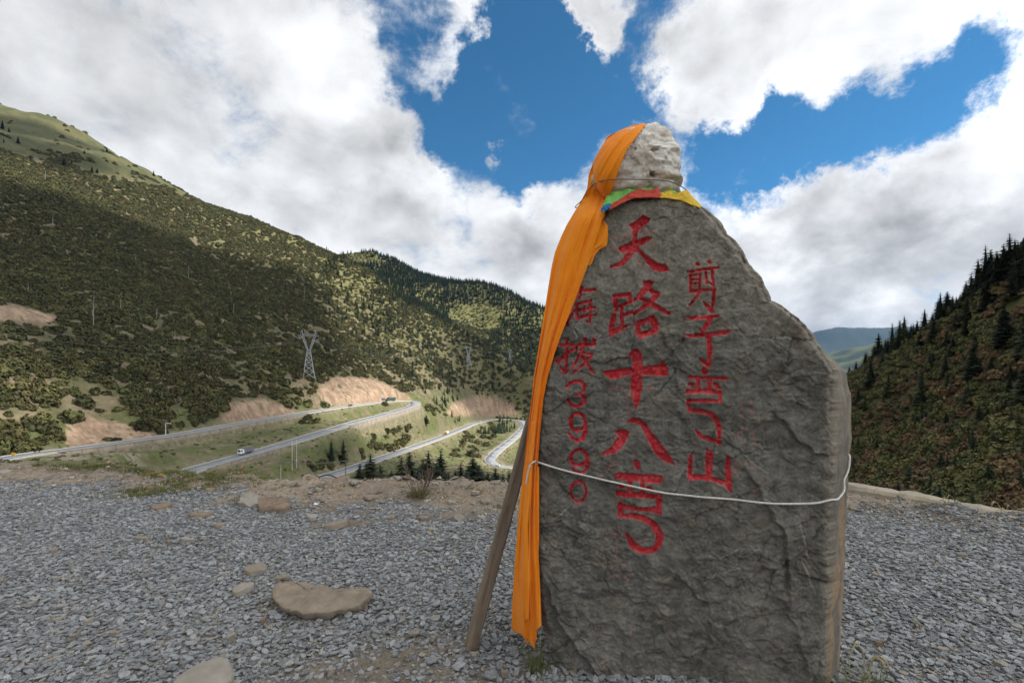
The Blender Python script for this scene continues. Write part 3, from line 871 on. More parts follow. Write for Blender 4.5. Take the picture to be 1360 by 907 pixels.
msk = individuals('oak_shrub', OAK, pts, rz, sc, var, oak_label, 'shrub', 'rounded shrubs on the left hill', r / y * (px > 0) * (px < 1360))
scatter('hill_scrub', OAK, pts[~msk], rz[~msk], sc[~msk], var[~msk])
n_oak = len(x)

# --- conifers and pale bushes of the spur and the second mountain
x, y, g = jgrid(-520, 700, 560, 1560, 6.3, 302)
a = x / y; k = (a > -.40) & (a < .66); x, y = x[k], y[k]
z, s_, rd_, lat_ = land(x, y, True); px, py = to_px(x, y, z)
nA = fbm(x / 60, y / 60, 3, 321); nB = fbm(x / 22, y / 22, 2, 322)
second = y > 890
CLEAR = [(595, 412), (640, 402), (672, 412), (668, 430), (650, 450), (628, 458), (606, 436), (596, 424)]
clear = inpoly(CLEAR, px, py)
dens = np.where(second, .88 + .3 * nA, .0)
dens = np.where(second & (px < 520) & (py < 352), .5 * sstep(480, 505, px) + .35 * nB, dens)
dens = np.where(second & clear, .04, dens)
dens = np.where(~second & (px > 455), .34 + .5 * nA, dens)
dens = np.where(~second & (px > 430) & (px < 560) & (py < 470), .36 + .4 * nA, dens)
dens = np.where(~second & (px > 735), .0, dens)
dens = np.where(px > 735, .5 * dens + .5 * nA, dens)
dens = np.where(rd_ < 12, 0, dens)
for poly, da, db in CUTS: dens = np.where((poly_sd(poly, px, py) < 3) & (y > da) & (y < db), 0, dens)
k = (g.random(x.size) < dens) & visible(x, y, z + 9, 2.0)
h = g.uniform(8, 17, x.size) * np.where(second, 1.0, .75)
scatter('far_spruce_forest', FARC, np.c_[x, y, z - .4][k], g.uniform(0, 6.28, k.sum()), np.c_[h * 1.75, h * 1.75, h][k], g.integers(0, 3, k.sum()))
k2 = (~k) & ((second & (px < 735)) | inpoly(SUNNY, px, py) | ((px >= 735) & (nB > .1))) & visible(x, y, z + 2, 2.0) & (rd_ > 12)
r = g.uniform(1.6, 3.4, x.size)
scatter('pale_bushes', BRIGHT, np.c_[x, y, z - .3][k2], g.uniform(0, 6.28, k2.sum()), r[k2], g.integers(0, 2, k2.sum()))

# --- single spruces of the open meadow and the valley
def spruce(x, y, z, h, label, group, v=0, wid=1.0, rz=0.0):
    root = empty('spruce_tree', (x, y, z), rz); root.scale = (h * wid, h * wid, h)
    tag(root, label, 'tree', group)
    for nm, me in (('trunk', TRUNK), ('crown', CROWN[v % 4])):
        o = bpy.data.objects.new(nm, me); C.objects.link(o); o.parent = root
    return root
for i, (qx, qy, hp) in enumerate([(3, 172, 11), (24, 192, 10), (142, 203, 6), (112, 205, 5), (204, 234, 7), (122, 231, 9), (85, 222, 10), (12, 176, 6), (5, 190, 5), (95, 222, 8), (129, 231, 6), (182, 232, 4)]):
    hit = ground_hit(qx, qy, 300)
    if hit: spruce(hit[0], hit[1], hit[2] - .3, hp * hit[1] / F * 1.15, 'small lone spruce on the grassy upper meadow of the left hill', 'lone spruces on the meadow', i, 1.35)
for i, (qx, top, dd, w) in enumerate([(492, 597, 92, 2.0), (533, 602, 120, 1.5), (544, 597, 132, 1.25), (569, 594, 128, 1.5), (585.5, 592, 126, 1.45), (605, 620, 118, 1.5),
                                       (628, 605, 112, 1.7), (620, 622, 100, 1.6), (658, 618, 118, 1.6), (668, 625, 122, 1.4), (640, 623, 128, 1.4), (520, 622, 118, 1.5), (555, 618, 110, 1.4), (596, 624, 100, 1.5), (680, 630, 120, 1.4), (505, 612, 105, 1.6), (580, 612, 112, 1.6), (612, 612, 122, 1.7), (636, 614, 118, 1.7), (648, 622, 112, 1.8), (562, 606, 134, 1.5), (676, 622, 126, 1.6), (690, 626, 130, 1.6), (478, 612, 118, 1.5)]):
    bx = (qx - CXP) / F * dd; bz = zg(bx, dd); tz = EYE + dd * (HOR - top) / F
    if tz - bz > 1: spruce(bx, dd, bz - .3, tz - bz, 'broad dark spruce rising behind the earth bank beyond the gravel' if i in (0, 6) else 'slim dark spruce rising behind the earth bank beyond the gravel', 'spruces below the gravel edge', i, min(w * 1.35 * 16 / max(tz - bz, 8), 2.6), i * 1.3)
for i, (qx, base, top, w) in enumerate([(440, 613, 582, 1.6), (456, 616, 581, 1.7), (566, 566, 552, 2.2)]):
    hit = ground_hit(qx, base, 60)
    spruce(hit[0], hit[1], hit[2] - .3, (base - top) * hit[1] / F, 'dark spruce standing in the grass below the road with the white truck' if i < 2 else 'stout little spruce on the bank between the two road bends', 'spruces in the valley' if i < 2 else None, i, w, i)
# --- dark bushes of the valley
g = np.random.default_rng(77)
def bush_cluster(poly, n, rmin, rmax, label, group, dmin=60):
    poly = np.array(poly, float); k = 0
    for _ in range(n * 30):
        qx = g.uniform(poly[:, 0].min(), poly[:, 0].max()); qy = g.uniform(poly[:, 1].min(), poly[:, 1].max())
        if poly_sd(poly, np.array([qx]), np.array([qy]))[0] > 0: continue
        hit = ground_hit(qx, qy, dmin)
        if hit is None: continue
        if road_near(np.array([hit[0]]), np.array([hit[1]]))[0][0] < 8: continue
        r = g.uniform(rmin, rmax)
        o = bpy.data.objects.new('bush', OAK[k % 4]); C.objects.link(o); o.location = (hit[0], hit[1], hit[2] - .3 * r)
        o.rotation_euler = (0, 0, g.uniform(0, 6.28)); o.scale = (r, r, r * g.uniform(.9, 1.25)); tag(o, label, 'bush', group)
        k += 1
        if k >= n: break
bush_cluster([(489, 598), (492, 582), (515, 570), (545, 566), (553, 578), (545, 590), (520, 600)], 26, 2.6, 4.6, 'dark rounded bush in the thicket between the middle road and the spruces', 'thicket above the middle road')
bush_cluster([(598, 606), (606, 585), (625, 566), (650, 563), (662, 572), (650, 590), (640, 608)], 30, 3.2, 5.6, 'dark rounded bush in the thicket inside the lower hairpin bend', 'thicket inside the lower bend')
bush_cluster([(563, 551), (567, 541), (580, 537), (594, 546), (592, 553)], 10, 3, 5, 'dark bush on the bank below the upper hairpin wall', 'bushes below the hairpin wall')
bush_cluster([(385, 564), (395, 556), (422, 552), (424, 562)], 6, 2, 3.6, 'dark bush on the strip between the two upper roads', 'bushes between the upper roads')
bush_cluster([(400, 622), (412, 614), (446, 616), (440, 624)], 7, 1.8, 3.0, 'green bush on the grass below the road with the white truck', 'bushes on the valley grass')
bush_cluster([(468, 606), (474, 598), (486, 600), (482, 608)], 3, 2, 3.2, 'dark bush next to the two spruces on the valley grass', 'bushes by the valley spruces')
bush_cluster([(506, 541), (511, 541), (511, 537), (506, 537)], 1, 3.2, 3.4, 'single round bush at the kerb of the upper road near the bend', None)
bush_cluster([(140, 590), (200, 588), (200, 584), (140, 584)], 3, 1.6, 2.6, 'dark bush at the foot of the bare red cutting', 'bushes by the red cutting')

# --- scrub and spruces of the hill on the right
x, y, g = jgrid(34, 190, 34, 250, 2.0, 303)
a = x / y; k = (a > .45) & (a < 1.35); x, y = x[k], y[k]
z, s_, rd_, lat_ = land(x, y, True); px, py = to_px(x, y, z)
nA = fbm(x / 9, y / 9, 3, 331); nB = fbm(x / 22, y / 22, 2, 332)
k = (g.random(x.size) < .93) & visible(x, y, z + 1.6, 3.0) & (px > 960)
x, y, z, px, py, nA, nB = (q[k] for q in (x, y, z, px, py, nA, nB))
r = g.uniform(.9, 2.1, x.size)
brown = (nA + .6 * nB + g.normal(0, .25, x.size)) > .28
var = np.where(brown, 2, 0) + g.integers(0, 2, x.size)
pts = np.c_[x, y, z - .3]; rz = g.uniform(0, 6.28, x.size); sc = np.c_[r, r, r * g.uniform(.8, 1.2, x.size)]
msk = np.zeros(x.size, bool); order = np.argsort(-(r / y) * (px < 1362) * (px > 1125))[:300]; msk[order] = True
for i in order:
    o = bpy.data.objects.new('scrub_bush', SCRUB[var[i]]); C.objects.link(o)
    o.location = pts[i]; o.rotation_euler = (0, 0, rz[i]); o.scale = sc[i]
    zone = 'just above the low concrete wall at the rim' if py[i] > 620 else 'on the middle slope of the dark right hill' if py[i] > 540 else 'on the upper slope of the dark right hill'
    lb = ('large ' if r[i] > 1.75 else 'small ') + ('rusty brown bush ' if var[i] >= 2 else 'olive green bush ') + zone
    tag(o, lb, 'bush', 'bushes on the right hill: ' + lb)
scatter('right_hill_scrub', SCRUB, pts[~msk], rz[~msk], sc[~msk], var[~msk])
def crest_label(qx, h):
    where = 'at the low end of the dark crest by the stone' if qx < 1200 else 'on the middle of the dark right crest' if qx < 1285 else 'on the high end of the dark right crest'
    return ('tall ragged spruce ' if h > 13 else 'half grown spruce ' if h > 8 else 'small spruce ') + where
SKY = [(1341, 308, 112, 1.0), (1309, 323, 120, 1.05), (1361, 322, 106, 1.1), (1329, 336, 116, 1.0), (1290, 362, 126, 1.1), (1300, 372, 122, 1.0), (1258, 386, 136, 1.15), (1272, 398, 131, 1.0), (1318, 352, 114, 1.0),
       (1228, 409, 144, 1.1), (1238, 416, 140, .9), (1201, 418, 152, 1.15), (1213, 428, 148, 1.0), (1185, 427, 157, 1.1), (1167, 441, 162, 1.2), (1176, 449, 158, 1.0), (1149, 467, 168, 1.3), (1137, 478, 172, 1.2), (1128, 486, 176, 1.2),
       (1247, 418, 134, 1.0), (1283, 416, 112, 1.2), (1350, 352, 100, 1.1), (1193, 446, 146, 1.2), (1222, 440, 134, 1.1), (1158, 470, 158, 1.2), (1352, 318, 104, 1.1), (1335, 330, 110, 1.0), (1320, 345, 112, 1.0), (1346, 345, 106, 1.1), (1303, 350, 118, 1.0), (1281, 384, 126, 1.0), (1265, 402, 130, 1.0), (1310, 372, 110, 1.1), (1208, 436, 146, 1.0), (1180, 452, 152, 1.0), (1218, 424, 146, .9), (1250, 404, 138, .9), (1348, 316, 108, 1.2), (1324, 332, 113, 1.2), (1299, 342, 121, 1.15), (1357, 330, 102, 1.2), (1333, 322, 115, 1.15), (1316, 330, 118, 1.2), (1366, 312, 100, 1.2), (1283, 372, 127, 1.15), (1246, 396, 139, 1.15), (1195, 424, 154, 1.15)]
for i, (qx, top, dd, w) in enumerate(SKY):
    bx = (qx - CXP) / F * dd; bz = zg(bx, dd); tz = EYE + dd * (HOR - top) / F
    h = max(tz - bz, 3.5)
    tall = h > 13
    spruce(bx, dd, bz - .4, h + .4, crest_label(qx, h), 'spruces on the right crest: ' + crest_label(qx, h), i, w * np.clip(13 / h, 1.15, 1.7), i * 2.1)
    root_ = None
g = np.random.default_rng(87)
for i in range(46):
    qx = g.uniform(1150, 1385) if i < 14 else g.uniform(1262, 1385)
    dd = float(np.interp(qx, [1130, 1180, 1230, 1290, 1330, 1390], [178, 162, 146, 131, 120, 106])) + g.uniform(-8, 12)
    crest = float(np.interp(qx, [1124, 1180, 1230, 1290, 1330, 1370], [505, 470, 440, 398, 368, 338])); top = crest - g.uniform(6, 26)
    bx = (qx - CXP) / F * dd; bz = zg(bx, dd); h = max(EYE + dd * (HOR - top) / F - bz, 4.0)
    tall = h > 13
    spruce(bx, dd, bz - .4, h + .4, crest_label(qx, h), 'spruces on the right crest: ' + crest_label(qx, h), i, g.uniform(.9, 1.2) * np.clip(13 / h, 1.15, 1.7), i * 1.9)
g = np.random.default_rng(88); n = 0
for _ in range(900):
    qx = g.uniform(1125, 1372); qy = g.uniform(430, 690)
    hit = ground_hit(qx, qy, 30)
    if hit is None or hit[1] > 190: continue
    h = 2.6 + 8.5 * g.random() ** 2.6
    if qy > 550: h = min(h, 3.4)
    if qy > 600 and g.random() < .6: continue
    zone = 'just above the low concrete wall at the rim' if qy > 620 else 'in the scrub of the middle right hill' if qy > 540 else 'in the scrub of the upper right hill'
    lb = ('knee high seedling like spruce ' if h < 3.2 else 'young spruce ' if h < 4.8 else 'half grown dark spruce ') + zone
    spruce(hit[0], hit[1], hit[2] - .2, h, lb.replace('knee high seedling like', 'very small'), 'young spruces on the right hill: ' + lb, n, g.uniform(1.2, 1.7), n * 1.7)
    n += 1
    if n >= 130: break
# --- low tussocks and small scrub that break up the turf of slopes and valley
x, y, g = jgrid(-420, 120, 95, 620, 2.3, 305)
a = x / y; k = (a > -1.15) & (a < .08); x, y = x[k], y[k]
z, s_, rd_, lat_ = land(x, y, True); px, py = to_px(x, y, z)
nA = fbm(x / 12, y / 12, 3, 341)
dens = .28 + .5 * nA
for poly, da, db in CUTS: dens = np.where((poly_sd(poly, px, py) < 0) & (y > da) & (y < db), .03, dens)
k = (g.random(x.size) < dens) & (rd_ > 6.5) & visible(x, y, z + .4, 1.0); n = int(k.sum())
M_TUSS = ramp_mat('tussock_leaves', [(0, (.045, .055, .018)), (.35, (.085, .09, .03)), (.7, (.14, .12, .055)), (1, (.10, .07, .04))], .8, .3, 2.0)
TUSS = [shrub_mesh('tussock', 46 + i, M_TUSS, 12, 4, .30, .6) for i in range(2)]
r = .25 + .8 * g.random(n) ** 2
scatter('low_tussocks', TUSS, np.c_[x, y, z - .05][k], g.uniform(0, 6.28, n), np.c_[r, r, r * .9], g.integers(0, 2, n))
# --- bleached dead trunks on the left hill
for i, (qx, base, top) in enumerate([(124, 438, 388), (123, 425, 405), (160, 415, 395), (208, 425, 408), (60, 240, 226), (70, 300, 285), (250, 372, 352), (310, 420, 404), (404, 400, 380), (37, 392, 376), (232, 455, 438), (180, 350, 338), (290, 452, 440)]):
    hit = ground_hit(qx, base, 150)
    if hit is None: continue
    h = (base - top) * hit[1] / F
    root = empty('dead_tree', (hit[0], hit[1], hit[2] - .3)); tag(root, 'bleached grey dead trunk among the dark shrubs of the left hill', 'tree', 'dead trunks on the left hill')
    MB().tube([(0, 0, 0), (.1, 0, h * .5), (.25, .1, h)], [.24, .16, .05], 6).build('trunk', M_SNAG, root)
    for k in range(7):
        zz = h * (.3 + .09 * k); an = k * 2.4; ln = .13 * h * (1.1 - k * .1)
        MB().tube([(.1, 0, zz), (.1 + math.cos(an) * ln, math.sin(an) * ln, zz + ln * .3)], [.09, .03], 5).build('branch', M_SNAG, root)
# ---------------------------------------------------------------- slate gravel of the lay-by
M_CHIP = ramp_mat('slate_chips', [(0, (.145, .149, .151)), (.3, (.21, .215, .217)), (.6, (.265, .271, .272)), (.90, (.325, .33, .325)), (.935, (.30, .26, .205)), (.97, (.21, .185, .155)), (1, (.42, .41, .39))], .62, .28, 1.6, .35, 3.0, .05)
M_ROCK = surf('sandstone', (.24, .20, .155), .9, .25, 5.0, .7, 18, dist=.012)
M_ROCKB = surf('brown_rock', (.22, .165, .12), .9, .3, 6.0, .7, 20, dist=.012)
M_ROCKL = surf('pale_rock', (.29, .26, .215), .9, .22, 7.0, .6, 22, dist=.01)
def chip_mesh(name, seed):
    g = np.random.default_rng(seed); n = int(g.integers(5, 8))
    ang = np.sort(g.uniform(0, 2 * np.pi, n)); ang = np.linspace(0, 2 * np.pi, n, endpoint=False) + g.uniform(-.35, .35, n)
    el = g.uniform(.38, .75); rad = g.uniform(.75, 1.1, n); th = g.uniform(.10, .24)
    ring = np.c_[np.cos(ang) * rad, np.sin(ang) * rad * el]
    sh = g.uniform(-.12, .12, 2)
    v = [(p[0] * .96, p[1] * .96, -th) for p in ring] + [(p[0], p[1], th * .25) for p in ring] + [(p[0] * .90 + sh[0] * .6, p[1] * .88 + sh[1] * .6, th + g.uniform(-.07, .07)) for p in ring]
    f = [tuple(range(n))[::-1], tuple(2 * n + i for i in range(n))]
    for l in (0, n):
        f += [(l + i, l + (i + 1) % n, l + n + (i + 1) % n, l + n + i) for i in range(n)]
    me = bpy.data.meshes.new(name); me.from_pydata(v, [], f); me.update(); me.materials.append(M_CHIP)
    return me
CHIPS = [chip_mesh('chip', 500 + i) for i in range(14)]
STELE_FOOT = [(0.24, 2.58), (1.62, 2.38), (1.86, 2.7), (1.75, 2.9), (0.3, 3.0)]
def gravel(step, lo, hi, seed, base, zoff):
    x, y, g = jgrid(-10.5, 8.5, .7, 7.6, step, seed)
    s = edge_sd(x, y); px = CXP + x / y * F; py = HOR + EYE / y * F
    k = (np.abs(x) < 1.3 * y + .9)
    m = fbm(x * 1.1, y * 1.1, 4, 71) + .35 * fbm(x * 5, y * 5, 2, 72)
    d = np.full(x.shape, base)
    # earth showing through: along the outer bank, round the tan slab, in the worn hollow before the stone
    lim = np.interp(x, [-9, -6, -4.2, -3.0, -1.5, -.5, .4, 3, 4, 5], [6.7, 6.5, 6.2, 5.65, 5.4, 5.05, 4.9, 5.5, 5.6, 5.1])
    d = d * np.where(y > 4.5, sstep(.55, -.35, y - lim - .55 * m), 1) + .05 * (s < -.1)
    hollow = sstep(.25, -.35, poly_sd([(-1.5, 2.2), (-1.2, 2.62), (-.75, 2.95), (-.40, 3.0), (-.2, 2.82), (-.02, 2.5), (.2, 2.2)], x, y) + .22 * m)
    d = d * (1 - .86 * hollow)
    patch = sstep(.10, -.14, poly_sd([(-1.85, 3.45), (-1.45, 3.5), (-1.4, 3.2), (-1.75, 3.15)], x, y) + .1 * m)
    d = d * (1 - .6 * patch)
    d = np.where((x > -3.2) & (x < .5) & (y > 4.2), d * sstep(-.75, .1, m + .25 - .2 * (y - 4.6)), d)
    k &= (g.random(x.size) < d) & (s < -.05) & (poly_sd(STELE_FOOT, x, y) > 0.0)
    x, y = x[k], y[k]; n = x.size
    sz = lo + (hi - lo) * g.random(n) ** 1.8
    z = zga(x, y) + zoff + sz * .1
    tl = np.c_[g.normal(0, .22, n), g.normal(0, .22, n)]
    return np.c_[x, y, z], g.uniform(0, 6.28, n), np.c_[sz, sz, sz * g.uniform(.75, 1.2, n)], g.integers(0, len(CHIPS), n), tl
parts_ = [gravel(.023, .012, .026, 401, .97, .000), gravel(.036, .015, .033, 402, .75, .009), gravel(.11, .025, .046, 403, .42, .015), gravel(.02, .005, .012, 404, .5, .002)]
scatter('gravel', CHIPS, *[np.concatenate([p[i] for p in parts_]) for i in range(4)], tilt=np.concatenate([p[4] for p in parts_]))

# ---------------------------------------------------------------- loose rocks
def resample(poly, n):
    poly = np.asarray(poly, float); q = np.vstack([poly, poly[:1]]); s = np.r_[0, np.cumsum(np.linalg.norm(np.diff(q, axis=0), axis=1))]
    t = np.linspace(0, s[-1], n, endpoint=False)
    return np.c_[[np.interp(t, s, q[:, k]) for k in range(q.shape[1])]].T
def slab_rock(name, top, down, thick, mat, label, group=None, seed=0, rough=.006, n=36, under=.82, cat='rock'):
    """top: outline of the upper face as world points; body hangs below it along 'down'"""
    g = np.random.default_rng(seed); top = resample(top, n); top += g.normal(0, rough * .7, top.shape); c = top.mean(0); down = np.asarray(down, float)
    rings = []
    for t, dn in ((0.0, -.10), (.15, -.09), (.3, -.07), (.45, -.05), (.6, -.035), (.75, -.02), (.88, -.01), (.975, 0.0), (1.0, .07), (.995, .55), (under + .1, .88), (under - .1, 1.0), (0.0, 1.05)):
        r = c + (top - c) * t + down * thick * dn
        if t:
            q_ = fbm(r[:, 0] * 9 + seed, r[:, 1] * 9 + r[:, 2] * 7, 3, 7 + seed)[:, None]; q2_ = fbm(r[:, 0] * 30 + seed, r[:, 1] * 30 + r[:, 2] * 26, 2, 9 + seed)[:, None]
            amp_ = rough * (2.2 if dn < .1 else 4.0)
            r = r + (down * (q_ + .5 * q2_) + (r - c) / (np.linalg.norm(r - c, axis=1)[:, None] + 1e-6) * (q2_ * (.0 if dn < 0 else .8))) * amp_
        if t and dn < .1: r = r - down * (facets(r[:, 0] + seed, r[:, 1] + r[:, 2], thick * 2.2, 70 + seed, rough * 2.5)[:, None])
        rings.append(r)
    v = np.vstack(rings); m = len(rings); I_ = np.arange(n * m).reshape(m, n)
    f = np.stack([I_[:-1], np.roll(I_[:-1], -1, 1), np.roll(I_[1:], -1, 1), I_[1:]], -1).reshape(-1, 4)
    base = Vector((c[0], c[1], v[:, 2].min()))
    # outlines may run either way round: keep faces outward
    e = np.cross(top[1] - c, top[2] - top[1]); 
    if np.dot(np.sum(np.cross(top - c, np.roll(top, -1, 0) - c), 0), down) > 0: f = f[:, ::-1]
    me = np_mesh(name, v - np.array(base), f)
    o = link_mesh(name, me, mat, None, False); o.location = base; tag(o, label, cat, group)
    return o
def px_slab(outline, d0, k, ybase):
    return [P(qx, qy, d0 + (ybase - qy) * k) for qx, qy in outline]
A_OUT = [(360, 782), (366, 774), (385, 772), (405, 773), (425, 777), (450, 781), (472, 780), (488, 780), (495, 783), (492, 790), (478, 801), (455, 809), (430, 813), (405, 815), (388, 811), (372, 803), (362, 792)]
slab_rock('slab_rock', px_slab(A_OUT, 3.02, .0085, 815), (0.0, .42, -.9), .085, M_ROCKB if False else surf('tan_slab', (.24, .195, .145), .9, .3, 9.0, 1.0, 22, dist=.012), 'large tan fish shaped slab of stone lying tilted on the grey gravel', None, 1, .0045, 70)
B_OUT = [(228, 906), (240, 893), (262, 878), (284, 870), (300, 870), (308, 880), (309, 893), (300, 915), (282, 938), (240, 938), (222, 922)]
slab_rock('angular_rock', px_slab(B_OUT, 2.235, .0046, 930), (0.0, .15, -1), .13, M_ROCKL, 'angular pale tan rock half sunk in the gravel before the tan slab', None, 2, .004, 26, .95)
C_OUT = [(342, 668), (347, 661), (358, 659), (374, 659), (384, 663), (386, 672), (378, 676), (360, 677), (345, 676)]
slab_rock('brown_rock', px_slab(C_OUT, 5.45, .012, 677), (0, .3, -1), .10, M_ROCKB, 'brown block of rock resting at the far edge of the gravel', None, 3, .008, 26, .95)
D_OUT = [(316, 668), (320, 658), (331, 653), (341, 656), (344, 668), (330, 671)]
slab_rock('pale_rock', px_slab(D_OUT, 5.6, .02, 671), (0, .3, -1), .09, M_ROCKL, 'pale rock leaning against the brown block at the gravel edge', None, 4, .008, 22, .95)
def flat_stone(qx, qy, w, hgt, mat, label, group=None, seed=0, name='flat_stone', raise_=.03):
    """stone lying on the ground, from its photo centre and extent"""
    g = np.random.default_rng(900 + seed); d = EYE / ((qy - HOR) / F)
    c = P(qx, qy, d); rx = w / 2 * d / F; ry = max(hgt / 2 * d * d / (EYE * F), rx * .35); ry = min(ry, rx * 1.1)
    n = int(g.integers(6, 9)); a = np.linspace(0, 2 * np.pi, n, endpoint=False) + g.uniform(-.3, .3, n); rad = g.uniform(.8, 1.12, n)
    z0 = zg(c[0], c[1]); tx, ty = g.uniform(-.18, .18, 2)
    top = [(c[0] + math.cos(t) * rx * r_, c[1] + math.sin(t) * ry * r_, z0 + raise_ + rx * .12 + math.cos(t) * rx * tx + math.sin(t) * ry * ty) for t, r_ in zip(a, rad)]
    return slab_rock(name, top, (0, 0, -1), raise_ + rx * .25, mat, label, group, seed, .0035, 20, .98)
FL = [(340, 759, 36, 13, 0), (322, 785, 32, 14, 1), (375, 771, 20, 9, 0), (416, 688, 16, 14, 1), (448, 700, 34, 11, 0), (268, 687, 26, 9, 2), (292, 700, 14, 5, 0), (250, 721, 22, 5, 1), (190, 718, 20, 5, 0), (228, 722, 14, 4, 2), (215, 674, 24, 7, 2),
      (298, 767, 9, 5, 1), (586, 869, 12, 9, 0), (535, 828, 8, 6, 1), (484, 810, 9, 8, 0), (118, 828, 10, 7, 1), (98, 849, 10, 6, 0), (72, 735, 8, 4, 0), (75, 770, 9, 5, 1), (152, 845, 12, 6, 0), (308, 850, 10, 6, 1), (350, 828, 8, 5, 2),
      (670, 900, 10, 7, 0), (575, 856, 9, 8, 1), (1220, 834, 10, 4, 0), (1168, 858, 14, 5, 2), (1330, 888, 18, 10, 1), (1278, 740, 14, 4, 0), (1300, 800, 8, 4, 1), (540, 880, 7, 4, 0), (440, 895, 9, 9, 1)]
for i, (qx, qy, w, hh, k) in enumerate(FL):
    big = w >= 20
    flat_stone(qx, qy, w, hh, (M_ROCK, M_ROCKL, M_ROCKB)[k], ('flat tan stone lying on the gravel beside the large tan slab' if qx > 300 and qy > 740 else 'flat tan stone lying on the far gravel near the grass') if big else 'small pale stone among the grey gravel',
               ('flat stones by the large slab' if qx > 300 and qy > 740 else 'flat stones on the far gravel') if big else 'small pale stones in the gravel', i)
EDGE_ROCKS = [(616, 652, 20, 12, 0), (648, 638, 16, 9, 1), (576, 645, 13, 9, 0), (597, 643, 12, 9, 1), (452, 648, 22, 9, 2), (658, 652, 14, 10, 0), (528, 643, 10, 7, 1), (540, 641, 9, 8, 2), (562, 645, 10, 6, 0), (470, 652, 12, 5, 1), (490, 665, 14, 5, 0),
              (505, 655, 12, 5, 2), (632, 662, 12, 5, 1), (645, 668, 16, 6, 0), (600, 668, 13, 5, 1), (670, 672, 14, 6, 2), (565, 662, 10, 5, 0), (425, 655, 12, 6, 1), (400, 651, 14, 6, 0), (380, 648, 10, 5, 2), (625, 640, 10, 7, 0), (668, 640, 12, 7, 1), (610, 690, 16, 5, 0), (640, 688, 12, 5, 1), (560, 690, 12, 4, 2), (520, 690, 10, 4, 0), (575, 705, 12, 4, 1),
              (60, 638, 22, 8, 0), (6, 634, 16, 8, 1), (300, 648, 12, 5, 0), (280, 655, 14, 5, 2)]
for i, (qx, qy, w, hh, k) in enumerate(EDGE_ROCKS):
    flat_stone(qx, qy, w, hh, (M_ROCK, M_ROCKL, M_ROCKB)[k], 'rough tan stone on the earth bank beyond the gravel' if qx > 290 else 'pale stone in the grass at the far left of the gravel', 'stones on the earth bank' if qx > 290 else 'stones in the left grass', 100 + i, 'bank_stone', .022)
# pebbles and crumbs of the bank: too many to count
x, y, g = jgrid(-10, 7, 4.6, 8.3, .06, 411)
s = edge_sd(x, y); k = (s < .25) & (s > -2.1) & (g.random(x.size) < .5 * sstep(-2.2, -.8, s)); x, y = x[k], y[k]
sz = .008 + .035 * g.random(x.size) ** 4
PEB = []
for i in range(5):
    me = chip_mesh('pebble', 560 + i); me.materials.clear(); me.materials.append(ramp_mat('bank_pebble', [(0, (.22, .175, .125)), (.6, (.33, .27, .20)), (1, (.42, .38, .31))], .9, .25, 2.0) if i == 0 else PEB[0].materials[0]); PEB.append(me)
scatter('bank_pebbles', PEB, np.c_[x, y, zga(x, y) + sz * .15], g.uniform(0, 6.28, x.size), np.c_[sz, sz, sz * 1.8], g.integers(0, 5, x.size), tilt=np.c_[g.normal(0, .3, x.size), g.normal(0, .3, x.size)])

# ---------------------------------------------------------------- grass
def tuft_mesh(name, seed, mat, n=40, h=.12, spread=.06, w=.003, lean=.6):
    g = np.random.default_rng(seed); v = []; f = []
    for i in range(n):
        a = g.uniform(0, 6.28); r0 = spread * math.sqrt(g.random()); bx, by = r0 * math.cos(a), r0 * math.sin(a)
        hh = h * g.uniform(.5, 1.15); ln = lean * g.uniform(.2, 1.2) * hh; a2 = a + g.normal(0, .7)
        dx, dy = math.cos(a2), math.sin(a2); wx, wy = -dy * w, dx * w; b = len(v)
        for t in (0, .5, 1):
            k = (1 - t * .92); px_, py_, pz_ = bx + dx * ln * t * t, by + dy * ln * t * t, hh * (t - .25 * t * t * (ln / hh))
            v += [(px_ - wx * k, py_ - wy * k, pz_), (px_ + wx * k, py_ + wy * k, pz_)]
        f += [(b, b + 1, b + 3, b + 2), (b + 2, b + 3, b + 5, b + 4)]
    me = bpy.data.meshes.new(name); me.from_pydata(v, [], f); me.update(); me.materials.append(mat); return me
TUFT = [tuft_mesh('turf', 600 + i, M_GRASS, 40, .055, .10, .004, .8) for i in range(3)]
x, y, g = jgrid(-12, -2.2, 6.2, 8.9, .075, 412)
s = edge_sd(x, y); m = fbm(x * .55, y * .9, 3, 413)
k = (s < .3) & (s > -1.75) & (g.random(x.size) < .8 * sstep(.0, .45, m + .35 * sstep(-1.3, -.2, s) - .35 * sstep(-1.0, -1.6, s) - .6 * sstep(-5.2, -3.0, x)))
x, y = x[k], y[k]
scatter('verge_grass', TUFT, np.c_[x, y, zga(x, y) - .005], g.uniform(0, 6.28, x.size), g.uniform(.5, 1.25, x.size), g.integers(0, 3, x.size))
SMALL = [(312, 666, .9), (370, 655, .8), (345, 668, .6), (390, 652, .7), (430, 653, .9), (402, 641, .8), (355, 640, .7), (420, 658, .8), (478, 660, .6), (640, 660, .8), (662, 672, .9), (690, 668, .8), (625, 655, .6), (412, 688, .7), (545, 668, .6),
         (1238, 728, .6), (1200, 690, .7), (1245, 695, .8), (1180, 683, .8), (1300, 700, .8), (590, 660, .6), (520, 668, .6)]
for i, (qx, qy, sc_) in enumerate(SMALL):
    d = EYE / ((qy - HOR) / F); c = P(qx, qy, d)
    o = bpy.data.objects.new('grass_tuft', TUFT[i % 3]); C.objects.link(o); o.location = (c[0], c[1], zg(c[0], c[1]) - .005); o.scale = (sc_,) * 3; o.rotation_euler = (0, 0, i)
    tag(o, 'small green grass tuft on the earth bank beyond the gravel' if qx < 800 else 'small green grass tuft in the gravel by the low concrete wall', 'grass tuft', 'grass tufts on the bank' if qx < 800 else 'grass tufts by the low wall')
